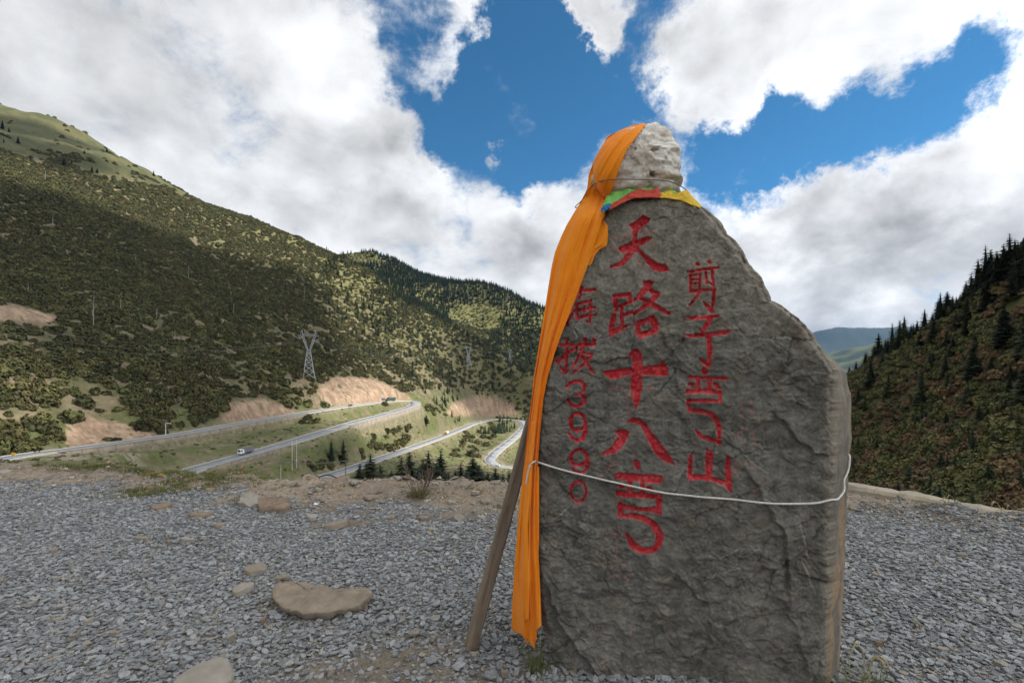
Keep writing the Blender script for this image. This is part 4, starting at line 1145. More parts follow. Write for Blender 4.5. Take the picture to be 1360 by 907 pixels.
# tussock with bare twigs in the middle of the bank
M_TWIG = surf('dry_twigs', (.17, .125, .10), .9, .2, 20)
d = EYE / ((662 - HOR) / F); c = P(556, 662, d); c[2] = zg(c[0], c[1])
root = empty('twiggy_bush', c); tag(root, 'bare twiggy bush in a grass tussock on the earth bank', 'bush')
link_mesh('grass', tuft_mesh('tussock', 640, M_GRASS, 160, .17, .12, .004, 1.1), [], root).data
g = np.random.default_rng(641)
for i in range(16):
    a = g.uniform(0, 6.28); l = g.uniform(.25, .48); t0 = Vector((math.cos(a) * .03, math.sin(a) * .03, 0)); dr = Vector((math.cos(a) * .42, math.sin(a) * .42, 1)).normalized()
    p1 = t0 + dr * l * .5 + Vector(g.normal(0, .02, 3)); p2 = t0 + dr * l + Vector(g.normal(0, .04, 3))
    mb = MB().tube([t0, p1, p2], [.006, .0045, .002], 5)
    for k in range(3):
        q = p1.lerp(p2, g.uniform(.1, .9)); mb.tube([q, q + Vector(g.normal(0, .06, 3)) + dr * .07], [.003, .0015], 4)
    mb.build('twig', M_TWIG, root)
# grass at the foot of the stone, left, and stalks on its right
for qx, qy, n, h, nm, lb, sd in [(716, 892, 46, .20, 'grass_tuft', 'long green grass tuft under the hem of the orange cloth', 650), (1138, 938, 40, .22, 'grass_tuft', 'long green grass tuft at the right foot of the carved stone', 651), (1165, 930, 26, .16, 'grass_tuft', 'loose grass tuft in the gravel beside the right foot of the carved stone', 652)]:
    d = EYE / ((qy - HOR) / F); c = P(qx, qy, d)
    o = link_mesh(nm, tuft_mesh('long_grass', sd, M_GRASS, n, h, .05, .004, 1.0), []); o.location = (c[0], c[1], 0); tag(o, lb, 'grass tuft')
def stalk(qx, qy, h, bend, n, label, group, sd):
    g = np.random.default_rng(sd); d = EYE / ((qy - HOR) / F); c = P(qx, qy, d); root = empty('seed_grass', (c[0], c[1], zg(c[0], c[1]) - .01)); tag(root, label, 'grass', group)
    for i in range(n):
        a = g.uniform(0, 6.28); b = bend * g.uniform(.6, 1.3); hh = h * g.uniform(.75, 1.1); sx = g.choice([-1, 1])
        pts = [Vector((0, 0, 0)), Vector((sx * b * .15, 0, hh * .5)), Vector((sx * b * .45, .01, hh * .9)), Vector((sx * b * .8, .01, hh)), Vector((sx * b * 1.1, .0, hh * .9))]
        off = Vector((g.normal(0, .03), g.normal(0, .03), 0)); pts = [p + off * 1 for p in pts]
        s_ = MB().tube(pts, [.0022, .002, .0017, .0014, .001], 5).build('stalk', M_DRY, root)
        MB().tube([pts[2], pts[3], pts[4], pts[4] + Vector((sx * .02, 0, -.05))], [.0018, .004, .0045, .001], 6).build('seed_head', M_DRY, s_)
for i, qx in enumerate([1172, 1186, 1214, 1222, 1240, 1248, 1268, 1276, 1318, 1330, 1345, 1352]):
    qy = 676 + (qx - 1172) * .105
    stalk(qx, qy, .17 - .04 * (i % 3), .10, 2, 'dry grass stalks with nodding heads on the rim of the right drop', 'nodding grass along the right rim', 700 + i)
stalk(1150, 925, .26, .10, 3, 'dry seed grass with hooked heads by the right foot of the carved stone', None, 720)
# ---------------------------------------------------------------- the inscribed standing stone
PM = -0.1363; PA = (0.144, 2.55)
UX = Vector((1, PM, 0)).normalized(); UN = Vector((PM, -1, 0)).normalized()       # along the face, and out of it (towards the viewer)
def face_d(px): return (PA[1] - PM * PA[0]) / (1 - PM * (px - CXP) / F)
def face_sz(px, py):
    d = face_d(px); return ((px - CXP) / F * d - PA[0]) * math.sqrt(1 + PM * PM), EYE + d * (HOR - py) / F
def face_px(s, z):
    X = PA[0] + s * UX.x; d = PA[1] + s * UX.y
    return CXP + X / d * F, HOR - (z - EYE) / d * F
def face_pt(px, py, out=0.0):
    s, z = face_sz(px, py); return Vector((PA[0] + s * UX.x, PA[1] + s * UX.y, z)) + UN * out
LEFT = [(850, 259), (838, 261), (822, 267), (803, 278), (789, 297), (772, 335), (755, 375), (740, 420), (727, 470), (716, 520), (710, 560), (707, 610), (706, 660), (707, 720), (709, 770), (714, 815), (724, 850), (738, 885), (752, 915), (770, 960), (780, 985)]
RIGHT = [(897, 259), (915, 262), (934, 272), (950, 285), (958, 296), (964, 307), (976, 316), (986, 330), (993, 344), (1003, 357), (1012, 369), (1019, 382), (1023, 395), (1040, 404), (1057, 417), (1072, 431), (1083, 445), (1092, 462), (1104, 480), (1110, 492), (1109, 520), (1108, 560), (1106, 620), (1105, 700), (1102, 800), (1098, 907), (1096, 985)]
Lsz = np.array([face_sz(*p) for p in LEFT]); Rsz = np.array([face_sz(*p) for p in RIGHT])
ztop = min(Lsz[0, 1], Rsz[0, 1]); zbot = -.12
zr = np.r_[np.linspace(zbot, .35, 90, endpoint=False), np.linspace(.35, ztop - .12, 440, endpoint=False), np.linspace(ztop - .12, ztop, 70)]
nf = 400; ns = 40; nb_ = 44; nl = 22
sL = np.interp(zr, Lsz[::-1, 1], Lsz[::-1, 0]); sR = np.interp(zr, Rsz[::-1, 1], Rsz[::-1, 0])
jag = fbm(zr * 5, zr * 0, 3, 801) * .008
sL = sL + jag * .8; sR = sR + fbm(zr * 5, zr * 0 + 5, 3, 802) * .007 + fbm(zr * 22, zr * 0 + 5, 2, 803) * .004 * sstep(1.5, 1.75, zr)
chw = np.interp(zr, [-.2, 1.3, 1.5, 1.62, 1.75, 3], [.20, .215, .205, .165, .08, .05])     # how far the right flank widens backwards
thick = np.interp(zr, [-.2, .8, 2.0, 2.6], [.58, .56, .46, .36])
u = np.linspace(0, 1, nf)
S = sL[:, None] + (sR - sL)[:, None] * u[None]; Zf = np.repeat(zr[:, None], nf, 1)
FPX, FPY = face_px(S, Zf)
# --- relief of the split face (positive = towards the viewer)
wx = S + .05 * fbm(S * 5, Zf * 5, 3, 811); wz = Zf + .05 * fbm(S * 5 + 9, Zf * 5, 3, 812)
big = .016 * fbm(S * 1.5, Zf * 1.5, 3, 813)
t1_ = fbm(wx * 3.2 + wz * .8, wz * 4.6, 4, 814) * 3.2
terr = (np.floor(t1_) + sstep(.90, 1.0, t1_ - np.floor(t1_))) * .0055
t2_ = fbm(wx * 9 + wz * 2, wz * 13, 3, 815) * 2.2
terr2 = (np.floor(t2_) + sstep(.88, 1.0, t2_ - np.floor(t2_))) * .0026
fine = .0018 * fbm(S * 60, Zf * 75, 3, 816) + .0018 * fbm(S * 26 + Zf * 10, Zf * 34, 2, 817)
rough_low = sstep(330, 470, FPY + 40 * fbm(S * 3, Zf * 3, 2, 818)) * .55 + .45
fx_ = S + .02 * fbm(S * 9, Zf * 9, 3, 821); fz_ = Zf + .02 * fbm(S * 9 + 4, Zf * 9, 3, 822)
fac = facets(fx_, fz_, .16, 823, .015, .45, 1.6, .007) + facets(fx_, fz_, .06, 824, .0075, -.3, 1.8, .003) + facets(fx_, fz_, .022, 825, .0026, .6)
fac *= .25 + .95 * sstep(-.35, .35, fbm(S * 2.6, Zf * 2.6, 2, 826))
rel = big + (terr + terr2 + fine + fac) * rough_low
scal = np.zeros_like(S)
def ledge(pts, h, w, seed=0):
    """a broken edge: the ground to its left stands proud and fades away"""
    global rel
    pts = np.array([face_sz(*p) for p in pts]); best = np.full(S.shape, 1e9); side = np.zeros(S.shape)
    wob = .012 * fbm(S * 14, Zf * 14, 3, 820 + seed)
    for a, b in zip(pts[:-1], pts[1:]):
        e = b - a; ax = S + wob - a[0]; az = Zf + wob - a[1]
        t = np.clip((ax * e[0] + az * e[1]) / (e @ e), 0, 1); dd = np.hypot(ax - t * e[0], az - t * e[1]); cr = e[0] * az - e[1] * ax
        k = dd < best; best = np.where(k, dd, best); side = np.where(k, np.sign(cr), side)
    rel += np.where(side > 0, h * np.exp(-best / w), -.35 * h * np.exp(-best / (w * .5))) * np.clip(best / .003, 0, 1)
ledge([(842, 447), (905, 428), (955, 414), (1000, 408), (1030, 398)], -0.0192, .10, 1)
ledge([(1000, 640), (1018, 672), (1040, 712), (1048, 745), (1046, 800)], 0.0208, .05, 2)
ledge([(905, 770), (938, 800), (942, 850), (930, 890)], 0.0160, .05, 3)
ledge([(1040, 560), (1075, 600), (1095, 604)], 0.0192, .04, 4)
ledge([(985, 522), (1020, 515), (1055, 512)], -0.0128, .03, 5)
ledge([(1062, 530), (1090, 545), (1105, 580)], -0.0192, .05, 6)
ledge([(730, 790), (745, 830), (775, 870), (800, 907)], 0.0256, .05, 7)
ledge([(720, 700), (760, 690), (800, 705)], -0.0112, .03, 8)
ledge([(880, 450), (893, 470), (900, 510)], 0.0112, .025, 9)
ledge([(1000, 590), (1030, 600), (1050, 598)], -0.0144, .03, 10)
ledge([(760, 740), (800, 752), (835, 750)], -0.0096, .03, 11)
ledge([(1040, 800), (1062, 850), (1075, 900)], 0.0160, .04, 12)
ledge([(860, 850), (900, 842), (930, 850)], -0.0144, .04, 13)
ledge([(960, 330), (985, 345), (1005, 352)], -0.0128, .03, 14); ledge([(955, 372), (990, 380), (1012, 380)], -0.0096, .03, 15)
# round off towards the outline
edge_d = np.minimum(S - sL[:, None], (sR[:, None] - S))
edge_t = ztop - Zf
soft_ = np.where(sR[:, None] - S < S - sL[:, None], np.interp(Zf, [1.2, 1.7], [.35, 1.0]), 1.0)
er = sstep(.05 * soft_, 0, edge_d) * (.028 + .012 * fbm(S * 12, Zf * 12, 2, 830)) * soft_ + .008 * sstep(.05, 0, edge_d) * np.abs(fbm(S * 20, Zf * 20, 3, 831)) + sstep(.03, 0, edge_t) * .012
rel = rel - np.abs(er)
# --- carved characters: strokes traced on the face (polygons, or lines with widths), in cut-out coordinates ox, oy, scale
def cut(ox, oy, sc, strokes): return [(k, np.array([(ox + q[0] / sc, oy + q[1] / sc) + tuple(v / sc for v in q[2:]) for q in pts])) for k, pts in strokes]
def Pg(*p): return ('p', p)
def Ln(w, *p): return ('l', tuple((a, b, w) for a, b in p))
def Lw(*p): return ('l', p)
TIAN = cut(800, 280, 10.08, [Pg((345, 185), (430, 150), (540, 55), (645, 105), (610, 165), (520, 225), (470, 275), (400, 245)), Ln(30, (440, 260), (430, 400)),
    Pg((210, 490), (390, 410), (480, 385), (600, 335), (675, 360), (650, 385), (560, 440), (480, 480), (400, 530), (280, 560), (235, 540)),
    Lw((430, 480, 45), (350, 600, 40), (260, 705, 34), (110, 750, 12)), Pg((430, 480), (490, 480), (600, 600), (740, 690), (850, 710), (910, 795), (770, 815), (680, 785), (590, 690), (520, 580), (440, 530))])
LU = cut(800, 365, 10.08, [Pg((130, 260), (385, 230), (405, 360), (390, 385), (215, 430), (225, 480), (170, 490), (140, 360)), Ln(26, (265, 440), (265, 670)), Ln(24, (270, 540), (400, 495)), Lw((160, 540, 32), (120, 740, 34)), Pg((85, 740), (240, 690), (390, 640), (330, 700), (220, 770), (100, 825)),
    Pg((545, 70), (705, 75), (660, 165), (620, 190), (560, 160)), Lw((590, 180, 46), (500, 280, 34), (415, 345, 14)), Lw((640, 190, 30), (740, 250, 40), (640, 370, 36), (530, 450, 28), (425, 525, 16)), Lw((500, 310, 22), (600, 360, 30), (720, 420, 36), (900, 515, 22)),
    Pg((430, 635), (700, 525), (765, 640), (750, 770), (490, 860), (460, 790))])
LU_HOLES = cut(800, 365, 10.08, [Pg((200, 305), (330, 290), (340, 355), (210, 405)), Pg((565, 270), (620, 215), (680, 270), (600, 330)), Pg((500, 680), (650, 620), (690, 720), (530, 770))])
SHI = cut(795, 455, 9.545, [Pg((430, 90), (510, 90), (550, 150), (560, 260), (550, 560), (520, 740), (470, 865), (430, 720), (405, 520), (425, 320), (430, 180), (375, 185), (390, 140)), Pg((50, 365), (250, 330), (430, 320), (430, 395), (240, 450), (160, 470)), Pg((550, 300), (780, 280), (790, 235), (840, 240), (880, 340), (870, 425), (550, 410))])
BA = cut(790, 545, 10.075, [Pg((260, 275), (390, 255), (460, 300), (430, 390), (350, 500), (270, 570), (100, 605), (90, 570), (200, 500), (300, 370), (320, 350)), Pg((430, 150), (500, 105), (590, 105), (680, 165), (760, 290), (880, 440), (1000, 590), (1085, 740), (960, 700), (830, 610), (760, 500), (680, 330), (620, 210), (560, 175), (500, 175))])
WAN = cut(800, 605, 5.336, [Pg((225, 30), (262, 35), (268, 100), (245, 105), (215, 60)), Pg((85, 125), (130, 118), (425, 145), (425, 190), (410, 200), (95, 170)), Ln(17, (195, 175), (200, 265)), Ln(16, (285, 180), (287, 280)), Lw((112, 205, 10), (135, 215, 20), (155, 222, 8)), Lw((315, 225, 8), (338, 240, 22), (360, 250, 8)), Pg((92, 250), (250, 262), (425, 285), (425, 315), (370, 310), (100, 292)), Ln(21, (402, 290), (402, 400)), Pg((415, 365), (415, 412), (330, 402), (130, 385), (110, 345), (150, 348), (260, 368)), Ln(19, (128, 350), (132, 430)),
    Lw((120, 428, 12), (230, 432, 17), (320, 458, 22), (380, 510, 27), (412, 575, 27), (395, 640, 25), (350, 680, 22), (280, 675, 22), (220, 640, 24), (175, 565, 12))])
HAI = cut(730, 370, 6.977, [Lw((295, 90, 20), (270, 180, 16)), Ln(15, (295, 112), (418, 102)), Lw((245, 245, 14), (255, 360, 16)), Ln(15, (245, 240), (380, 205)), Lw((370, 205, 14), (378, 330, 15), (370, 400, 10)), Ln(13, (220, 300), (415, 268)), Lw((320, 255, 9), (322, 305, 9)), Lw((250, 365, 15), (340, 345, 17), (440, 325, 8)), Lw((215, 310, 12), (165, 390, 18), (110, 465, 18)), Lw((345, 395, 8), (375, 405, 10)), Lw((155, 300, 10), (150, 325, 8)), Lw((188, 205, 8), (188, 222, 7))])
BAA = cut(730, 370, 6.977, [Ln(15, (100, 615), (225, 612)), Lw((165, 560, 14), (155, 700, 14), (150, 870, 14)), Lw((90, 810, 8), (140, 870, 16)), Lw((60, 770, 18), (150, 700, 15), (250, 635, 14)), Ln(16, (250, 615), (420, 605)), Lw((330, 560, 20), (290, 690, 18), (205, 835, 9)), Ln(12, (300, 690), (395, 700)), Lw((395, 700, 14), (340, 770, 17), (220, 880, 8)), Lw((300, 715, 12), (350, 790, 16), (410, 880, 8)), Lw((405, 550, 14), (415, 570, 20))])
D3 = cut(740, 490, 9.07, [Lw((115, 230, 12), (150, 175, 20), (210, 145, 20), (280, 150, 20), (325, 200, 22), (320, 260, 18), (260, 305, 12), (205, 310, 7)), Lw((260, 305, 10), (320, 330, 20), (330, 380, 24), (290, 430, 22), (220, 450, 18), (160, 430, 20), (130, 380, 16), (122, 340, 6))])
def loop(cx, cy, rx, ry, w, n=20, a0=0, a1=360): return ('l', tuple((cx + rx * math.cos(math.radians(a0 + (a1 - a0) * i / n)), cy + ry * math.sin(math.radians(a0 + (a1 - a0) * i / n)), w) for i in range(n + 1)))
D9 = cut(740, 490, 9.07, [loop(248, 640, 90, 105, 21), Lw((345, 640, 20), (345, 740, 22), (310, 830, 26), (240, 865, 24), (180, 830, 20), (132, 765, 9))])
D9B = cut(740, 585, 9.55, [loop(275, 215, 105, 100, 23), Lw((385, 230, 22), (390, 330, 22), (350, 390, 20), (300, 412, 17), (225, 395, 17), (185, 350, 14))])
D0 = cut(740, 585, 9.55, [loop(270, 655, 100, 135, 17)])
JIAN = cut(900, 335, 10.075, [Lw((262, 155, 26), (285, 165, 22)), Lw((430, 125, 28), (440, 140, 22)), Pg((130, 250), (350, 210), (565, 182), (570, 210), (350, 250), (140, 282)), Ln(20, (180, 305), (178, 480)), Ln(14, (165, 310), (310, 300)), Ln(19, (300, 300), (290, 480)), Ln(12, (190, 370), (290, 360)), Ln(12, (190, 420), (290, 410)), Lw((378, 270, 20), (390, 420, 18)), Lw((465, 250, 24), (475, 450, 18)), Lw((395, 400, 12), (480, 445, 14)), Lw((180, 520, 24), (300, 510, 22), (500, 500, 18)), Lw((300, 530, 22), (240, 620, 22), (160, 720, 10)), Lw((490, 500, 24), (480, 650, 26), (470, 800, 18)), Lw((340, 660, 8), (400, 715, 28), (465, 790, 26))])
ZI = cut(900, 410, 10.075, [Pg((105, 105), (300, 92), (560, 88), (520, 130), (300, 150), (190, 150)), Lw((420, 130, 34), (370, 240, 34), (310, 335, 18)), Pg((75, 350), (330, 330), (730, 275), (650, 350), (400, 375), (140, 395)), Lw((415, 370, 34), (425, 540, 34), (425, 690, 30), (430, 775, 12)), Lw((285, 665, 8), (350, 715, 30), (425, 770, 20))])
WANB = cut(900, 480, 7.5625, [Lw((265, 80, 26), (280, 105, 32)), Lw((110, 160, 14), (300, 168, 17), (500, 172, 16)), Ln(21, (207, 180), (207, 290)), Ln(24, (328, 180), (328, 290)), Lw((110, 230, 12), (135, 230, 22), (160, 222, 12)), Lw((380, 235, 18), (410, 250, 24), (440, 272, 8)), Lw((95, 300, 22), (330, 298, 24), (440, 320, 18)), Lw((430, 310, 20), (428, 405, 18)), Lw((425, 400, 14), (260, 395, 18), (100, 395, 16)), Lw((100, 400, 18), (118, 485, 20)), Lw((118, 490, 18), (230, 500, 20), (340, 530, 22), (405, 590, 24), (425, 680, 24), (415, 810, 16)), Lw((425, 815, 20), (340, 790, 20), (240, 750, 22), (185, 690, 10))])
SHAN = cut(900, 585, 11.34, [Lw((228, 205, 14), (205, 300, 34), (205, 580, 36)), Pg((440, 115), (545, 185), (550, 290), (535, 560), (480, 585), (445, 540), (440, 300)), Lw((200, 560, 40), (350, 565, 36), (500, 580, 36), (640, 620, 38), (730, 650, 38)), Lw((780, 270, 30), (775, 500, 44), (775, 690, 46), (790, 760, 20))])
CHARS = [('天', TIAN), ('路', LU), ('十', SHI), ('八', BA), ('弯', WAN), ('剪', JIAN), ('子', ZI), ('弯', WANB), ('山', SHAN), ('海', HAI), ('拔', BAA), ('3', D3), ('9', D9), ('9', D9B), ('0', D0)]
def stroke_sd(strokes, X, Y):
    sd = np.full(X.shape, 1e9)
    for kind, p in strokes:
        if kind == 'p': sd = np.minimum(sd, poly_sd(p, X, Y))
        else:
            for a, b in zip(p[:-1], p[1:]):
                e = b[:2] - a[:2]; t = np.clip(((X - a[0]) * e[0] + (Y - a[1]) * e[1]) / max(e @ e, 1e-9), 0, 1)
                sd = np.minimum(sd, np.hypot(X - a[0] - t * e[0], Y - a[1] - t * e[1]) - (a[2] + (b[2] - a[2]) * t))
    return sd
wobx = FPX + .7 * fbm(S * 45, Zf * 45, 2, 841); woby = FPY + .7 * fbm(S * 45 + 7, Zf * 45, 2, 842)
paint = np.zeros(S.shape); cid = np.full(S.shape, -1); depth = np.zeros(S.shape); halo = np.zeros(S.shape)
for ci_, (ch, st) in enumerate(CHARS):
    allp = np.vstack([p[:, :2] for _, p in st]); lo = allp.min(0) - 9; hi = allp.max(0) + 9
    m = (FPX > lo[0]) & (FPX < hi[0]) & (FPY > lo[1]) & (FPY < hi[1]); idx = np.where(m)
    sd = stroke_sd(st, wobx[idx], woby[idx]) + .12
    if ch == '路': sd = np.maximum(sd, -stroke_sd(LU_HOLES, wobx[idx], woby[idx]) - .3)
    deep = .019 if ci_ < 5 else .014
    depth[idx] = np.maximum(depth[idx], deep * sstep(.5, -1.5, sd) * (1 + .22 * fbm(S[idx] * 70, Zf[idx] * 70, 2, 843)))
    paint[idx] = np.maximum(paint[idx], sstep(.45, -.25, sd)); halo[idx] = np.maximum(halo[idx], sstep(2.6, .2, sd) * .8)
    cid[idx] = np.where(sd < .2, ci_, cid[idx])
rel = rel - depth - .002 * sstep(.0, 1, paint)
# ghosts of an older, badly faded inscription beside the carved one
GHOST = [Ln(12, (812, 317), (845, 310), (868, 306.5)), Ln(8, (808, 330), (822, 329)), Ln(9, (855, 324), (872, 322)), Ln(7, (846, 346), (858, 357)), Ln(8, (808, 515), (836, 516), (866, 515)), Ln(7, (834, 520), (834, 548)), Ln(7, (835, 548), (836, 556)), Ln(9, (818, 610), (806, 625), (796, 635)), Ln(6, (838, 600), (843, 609)),
         Ln(7, (802, 711), (820, 712)), Ln(6, (818, 720), (819, 738)), Ln(7, (842, 717), (860, 717)), Ln(5, (812, 755), (830, 751)), Ln(5, (812, 766), (824, 765)), Ln(8, (832, 766), (834, 768)), Ln(5, (838, 755), (840, 762)), Ln(5, (823, 700), (826, 712)),
         Ln(9, (984, 537), (985, 537)), Ln(8, (984, 543), (985, 543)), Ln(8, (997, 533), (997, 536)), Ln(6, (994, 545), (1003, 548)), Ln(6, (983, 553), (986, 552)), Ln(9, (986, 568), (986, 569)), Ln(8, (981, 577), (987, 576)), Ln(7, (1004, 580), (1006, 586)), Ln(6, (1000, 572), (1003, 578)), Ln(7, (995, 570), (995, 571)), Ln(6, (1004, 590), (1006, 593)), Ln(6, (988, 585), (990, 588)), Ln(6, (979, 615), (980, 632)), Ln(5, (975, 619), (983, 620)), Ln(6, (991, 614), (993, 620)), Ln(7, (1000, 620), (1000, 622)), Ln(8, (1001, 652), (1005, 648)), Ln(5, (802, 870), (802, 885)), Ln(4, (837, 835), (838, 850))]
gh = np.zeros(S.shape)
for kind, p in GHOST:
    p = np.array([(a, b, w * .28) for a, b, w in p]); lo = p[:, :2].min(0) - 8; hi = p[:, :2].max(0) + 8
    idx = np.where((FPX > lo[0]) & (FPX < hi[0]) & (FPY > lo[1]) & (FPY < hi[1]))
    sd = stroke_sd([('l', p)], FPX[idx] + 2 * fbm(S[idx] * 40, Zf[idx] * 40, 2, 844), FPY[idx] + 2 * fbm(S[idx] * 40 + 3, Zf[idx] * 40, 2, 845))
    gh[idx] = np.maximum(gh[idx], sstep(1.5, -1.0, sd))
gh *= sstep(-.35, .35, fbm(S * 55, Zf * 55, 3, 846))
# scratches: thin pale lines on the face
scr = np.zeros(S.shape); g = np.random.default_rng(850)
def scratch(a, b, w, k):
    global scr
    c = ((a[0] + b[0]) / 2 + g.normal(0, 3), (a[1] + b[1]) / 2 + g.normal(0, 3)); q = np.array([(a[0], a[1], w * .3), (c[0], c[1], w), (b[0], b[1], w * .2)])
    lo = q[:, :2].min(0) - 4; hi = q[:, :2].max(0) + 4; idx = np.where((FPX > lo[0]) & (FPX < hi[0]) & (FPY > lo[1]) & (FPY < hi[1]))
    if idx[0].size: scr[idx] = np.maximum(scr[idx], k * sstep(.6, -.4, stroke_sd([('l', q)], FPX[idx], FPY[idx])))
for i in range(320):
    a = (g.uniform(725, 1095), g.uniform(300, 905)); t = g.normal(-.45, .55); l = g.uniform(6, 34); scratch(a, (a[0] + math.cos(t) * l, a[1] - math.sin(t) * l * g.choice([1, 1, -1])), g.uniform(.3, .7), g.uniform(.15, .55))
for a, b in [((955, 742), (1015, 730)), ((960, 760), (1000, 753)), ((985, 600), (1020, 628)), ((735, 690), (760, 668)), ((800, 560), (740, 570)), ((815, 545), (900, 560)), ((780, 470), (800, 440)), ((1065, 740), (1085, 790)), ((870, 270), (895, 290)), ((800, 300), (830, 345)), ((785, 320), (775, 360)), ((1060, 690), (1075, 745))]: scratch(a, b, 1.0, .8)
# --- colour of the stone
fa = fbm(S * 4, Zf * 4, 4, 851); fb = fbm(S * 17, Zf * 17, 4, 852); fc = fbm(S * 60, Zf * 60, 3, 853)
def c3(a, b, t): return np.array(a) + (np.array(b) - np.array(a)) * np.clip(t, 0, 1)[..., None]
stone = c3((.098, .093, .082), (.165, .156, .136), .5 + .6 * fa + .5 * fb)
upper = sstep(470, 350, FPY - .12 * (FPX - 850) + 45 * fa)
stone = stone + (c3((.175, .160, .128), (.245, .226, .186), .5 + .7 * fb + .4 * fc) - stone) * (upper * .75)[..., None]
stone = stone * (1 + .20 * fc + .12 * fb)[..., None]
rust = sstep(.35, .7, fbm(S * 7 + 3, Zf * 9, 4, 854) + .2 * upper); stone = stone + (np.array([.19, .135, .085]) - stone) * (rust * .2)[..., None]
flank = sstep(.05, .0, sR[:, None] - S); stone = stone + (np.array([.23, .20, .155]) - stone) * (flank * .65)[..., None]
stone = stone + (np.array([.30, .285, .25]) - stone) * (scr * .9)[..., None]
pink = np.array([.40, .16, .15]); stone = stone + (pink - stone) * (halo * (1 - paint) * .5 * sstep(-.3, .4, fb))[..., None]
stone = stone + (np.array([.33, .15, .135]) - stone) * (gh * .75)[..., None]
stone = stone * np.array([1.01, 1.0, .965])
red = c3((.44, .016, .026), (.60, .07, .075), .5 + .8 * fc + .5 * fb)
worn = sstep(.25, .75, fc + .6 * fb); red = red + (np.array([.42, .17, .16]) - red) * (worn * .35)[..., None]
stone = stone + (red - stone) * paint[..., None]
# --- closed rings: face, right flank, back, left flank
def ring_pts():
    out = []; cols = []
    fpts = np.stack([PA[0] + S * UX.x + rel * UN.x, PA[1] + S * UX.y + rel * UN.y, Zf], -1)
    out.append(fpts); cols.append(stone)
    edge_rel = rel[:, -1]; edge_l = rel[:, 0]
    def off(s_, dep): return np.stack([PA[0] + s_ * UX.x - dep * UN.x, PA[1] + s_ * UX.y - dep * UN.y, np.repeat(zr[:, None], s_.shape[1], 1)], -1)
    t = np.linspace(0, 1, ns + 1)[None, 1:]
    zz = np.repeat(zr[:, None], ns, 1); tt = np.repeat(t, len(zr), 0)
    nz_ = .022 * fbm(zz * 3, tt * 2 + 4, 4, 861) * np.sin(np.pi * np.clip(tt, 0, 1)) + .007 * fbm(zz * 6, tt * 9, 4, 862) + .0025 * fbm(zz * 9, tt * 22, 4, 863)
    s_ = sR[:, None] + chw[:, None] * tt ** .9 + nz_; dep = -edge_rel[:, None] * (1 - tt) ** 5 + .27 * tt * (thick / .56)[:, None] + .35 * nz_
    out.append(off(s_, dep))
    vert = fbm(tt * 5 + .8 * fbm(zz * 4, tt * 2, 3, 865), zz * 1.6, 4, 864)
    cside = c3((.15, .137, .115), (.235, .20, .155), .5 + .8 * vert + .4 * fbm(zz * 22, tt * 12, 3, 866))
    orange = sstep(.05, .45, vert + .35 * (tt - .3) + .25 * sstep(1.2, .2, zz) - .25 * sstep(1.2, 1.7, zz)); cside = cside + (np.array([.36, .20, .085]) - cside) * (orange * .42 * sstep(1.5, .9, zz))[..., None]
    lowdark = np.clip(1 - tt * 6, 0, 1); cside = cside + (stone[:, -1:, :] - cside) * (lowdark * .8)[..., None]
    cols.append(cside)
    send = s_[:, -1:]; dend = dep[:, -1:]
    t = np.linspace(0, 1, nb_ + 1)[None, 1:]; tt = np.repeat(t, len(zr), 0); zz = np.repeat(zr[:, None], nb_, 1)
    s2 = send + (sL[:, None] + .04 - send) * tt + 0 * zz; bulge = np.sin(np.pi * np.clip(tt, 0, 1)) ** .4
    dep2 = dend + (thick[:, None] - .27) * bulge + (thick[:, None] * .82 - dend) * tt + .03 * fbm(s2 * 3, zz * 3, 4, 871)
    out.append(off(s2, dep2)); cb = c3((.10, .092, .08), (.16, .145, .12), .5 + .7 * fbm(s2 * 5, zz * 5, 4, 872)); cols.append(cb)
    t = np.linspace(0, 1, nl + 1)[None, 1:-1]; tt = np.repeat(t, len(zr), 0); zz = np.repeat(zr[:, None], nl - 1, 1)
    s0 = s2[:, -1:]; d0 = dep2[:, -1:]
    s3 = s0 + (sL[:, None] - s0) * tt - .03 * np.sin(np.pi * tt) + .016 * fbm(zz * 4, tt * 3, 4, 873); d3 = d0 + (-edge_l[:, None] - d0) * tt
    out.append(off(s3, d3)); cols.append(c3((.09, .083, .072), (.15, .135, .115), .5 + .7 * fbm(zz * 6, tt * 4, 4, 874)))
    return np.concatenate(out, 1), np.concatenate(cols, 1)
RP, RC = ring_pts(); nrow, ncol = RP.shape[:2]
verts = RP.reshape(-1, 3); colr = RC.reshape(-1, 3)
I = np.arange(nrow * ncol).reshape(nrow, ncol)
q = np.stack([I[:-1], np.roll(I[:-1], -1, 1), np.roll(I[1:], -1, 1), I[1:]], -1)
char_face = np.full((nrow - 1, ncol), -1)
cf = np.stack([cid[:-1, :-1], cid[:-1, 1:], cid[1:, 1:], cid[1:, :-1]]); same = (cf == cf[0]).all(0); char_face[:, :nf - 1] = np.where(same, cf[0], -1)
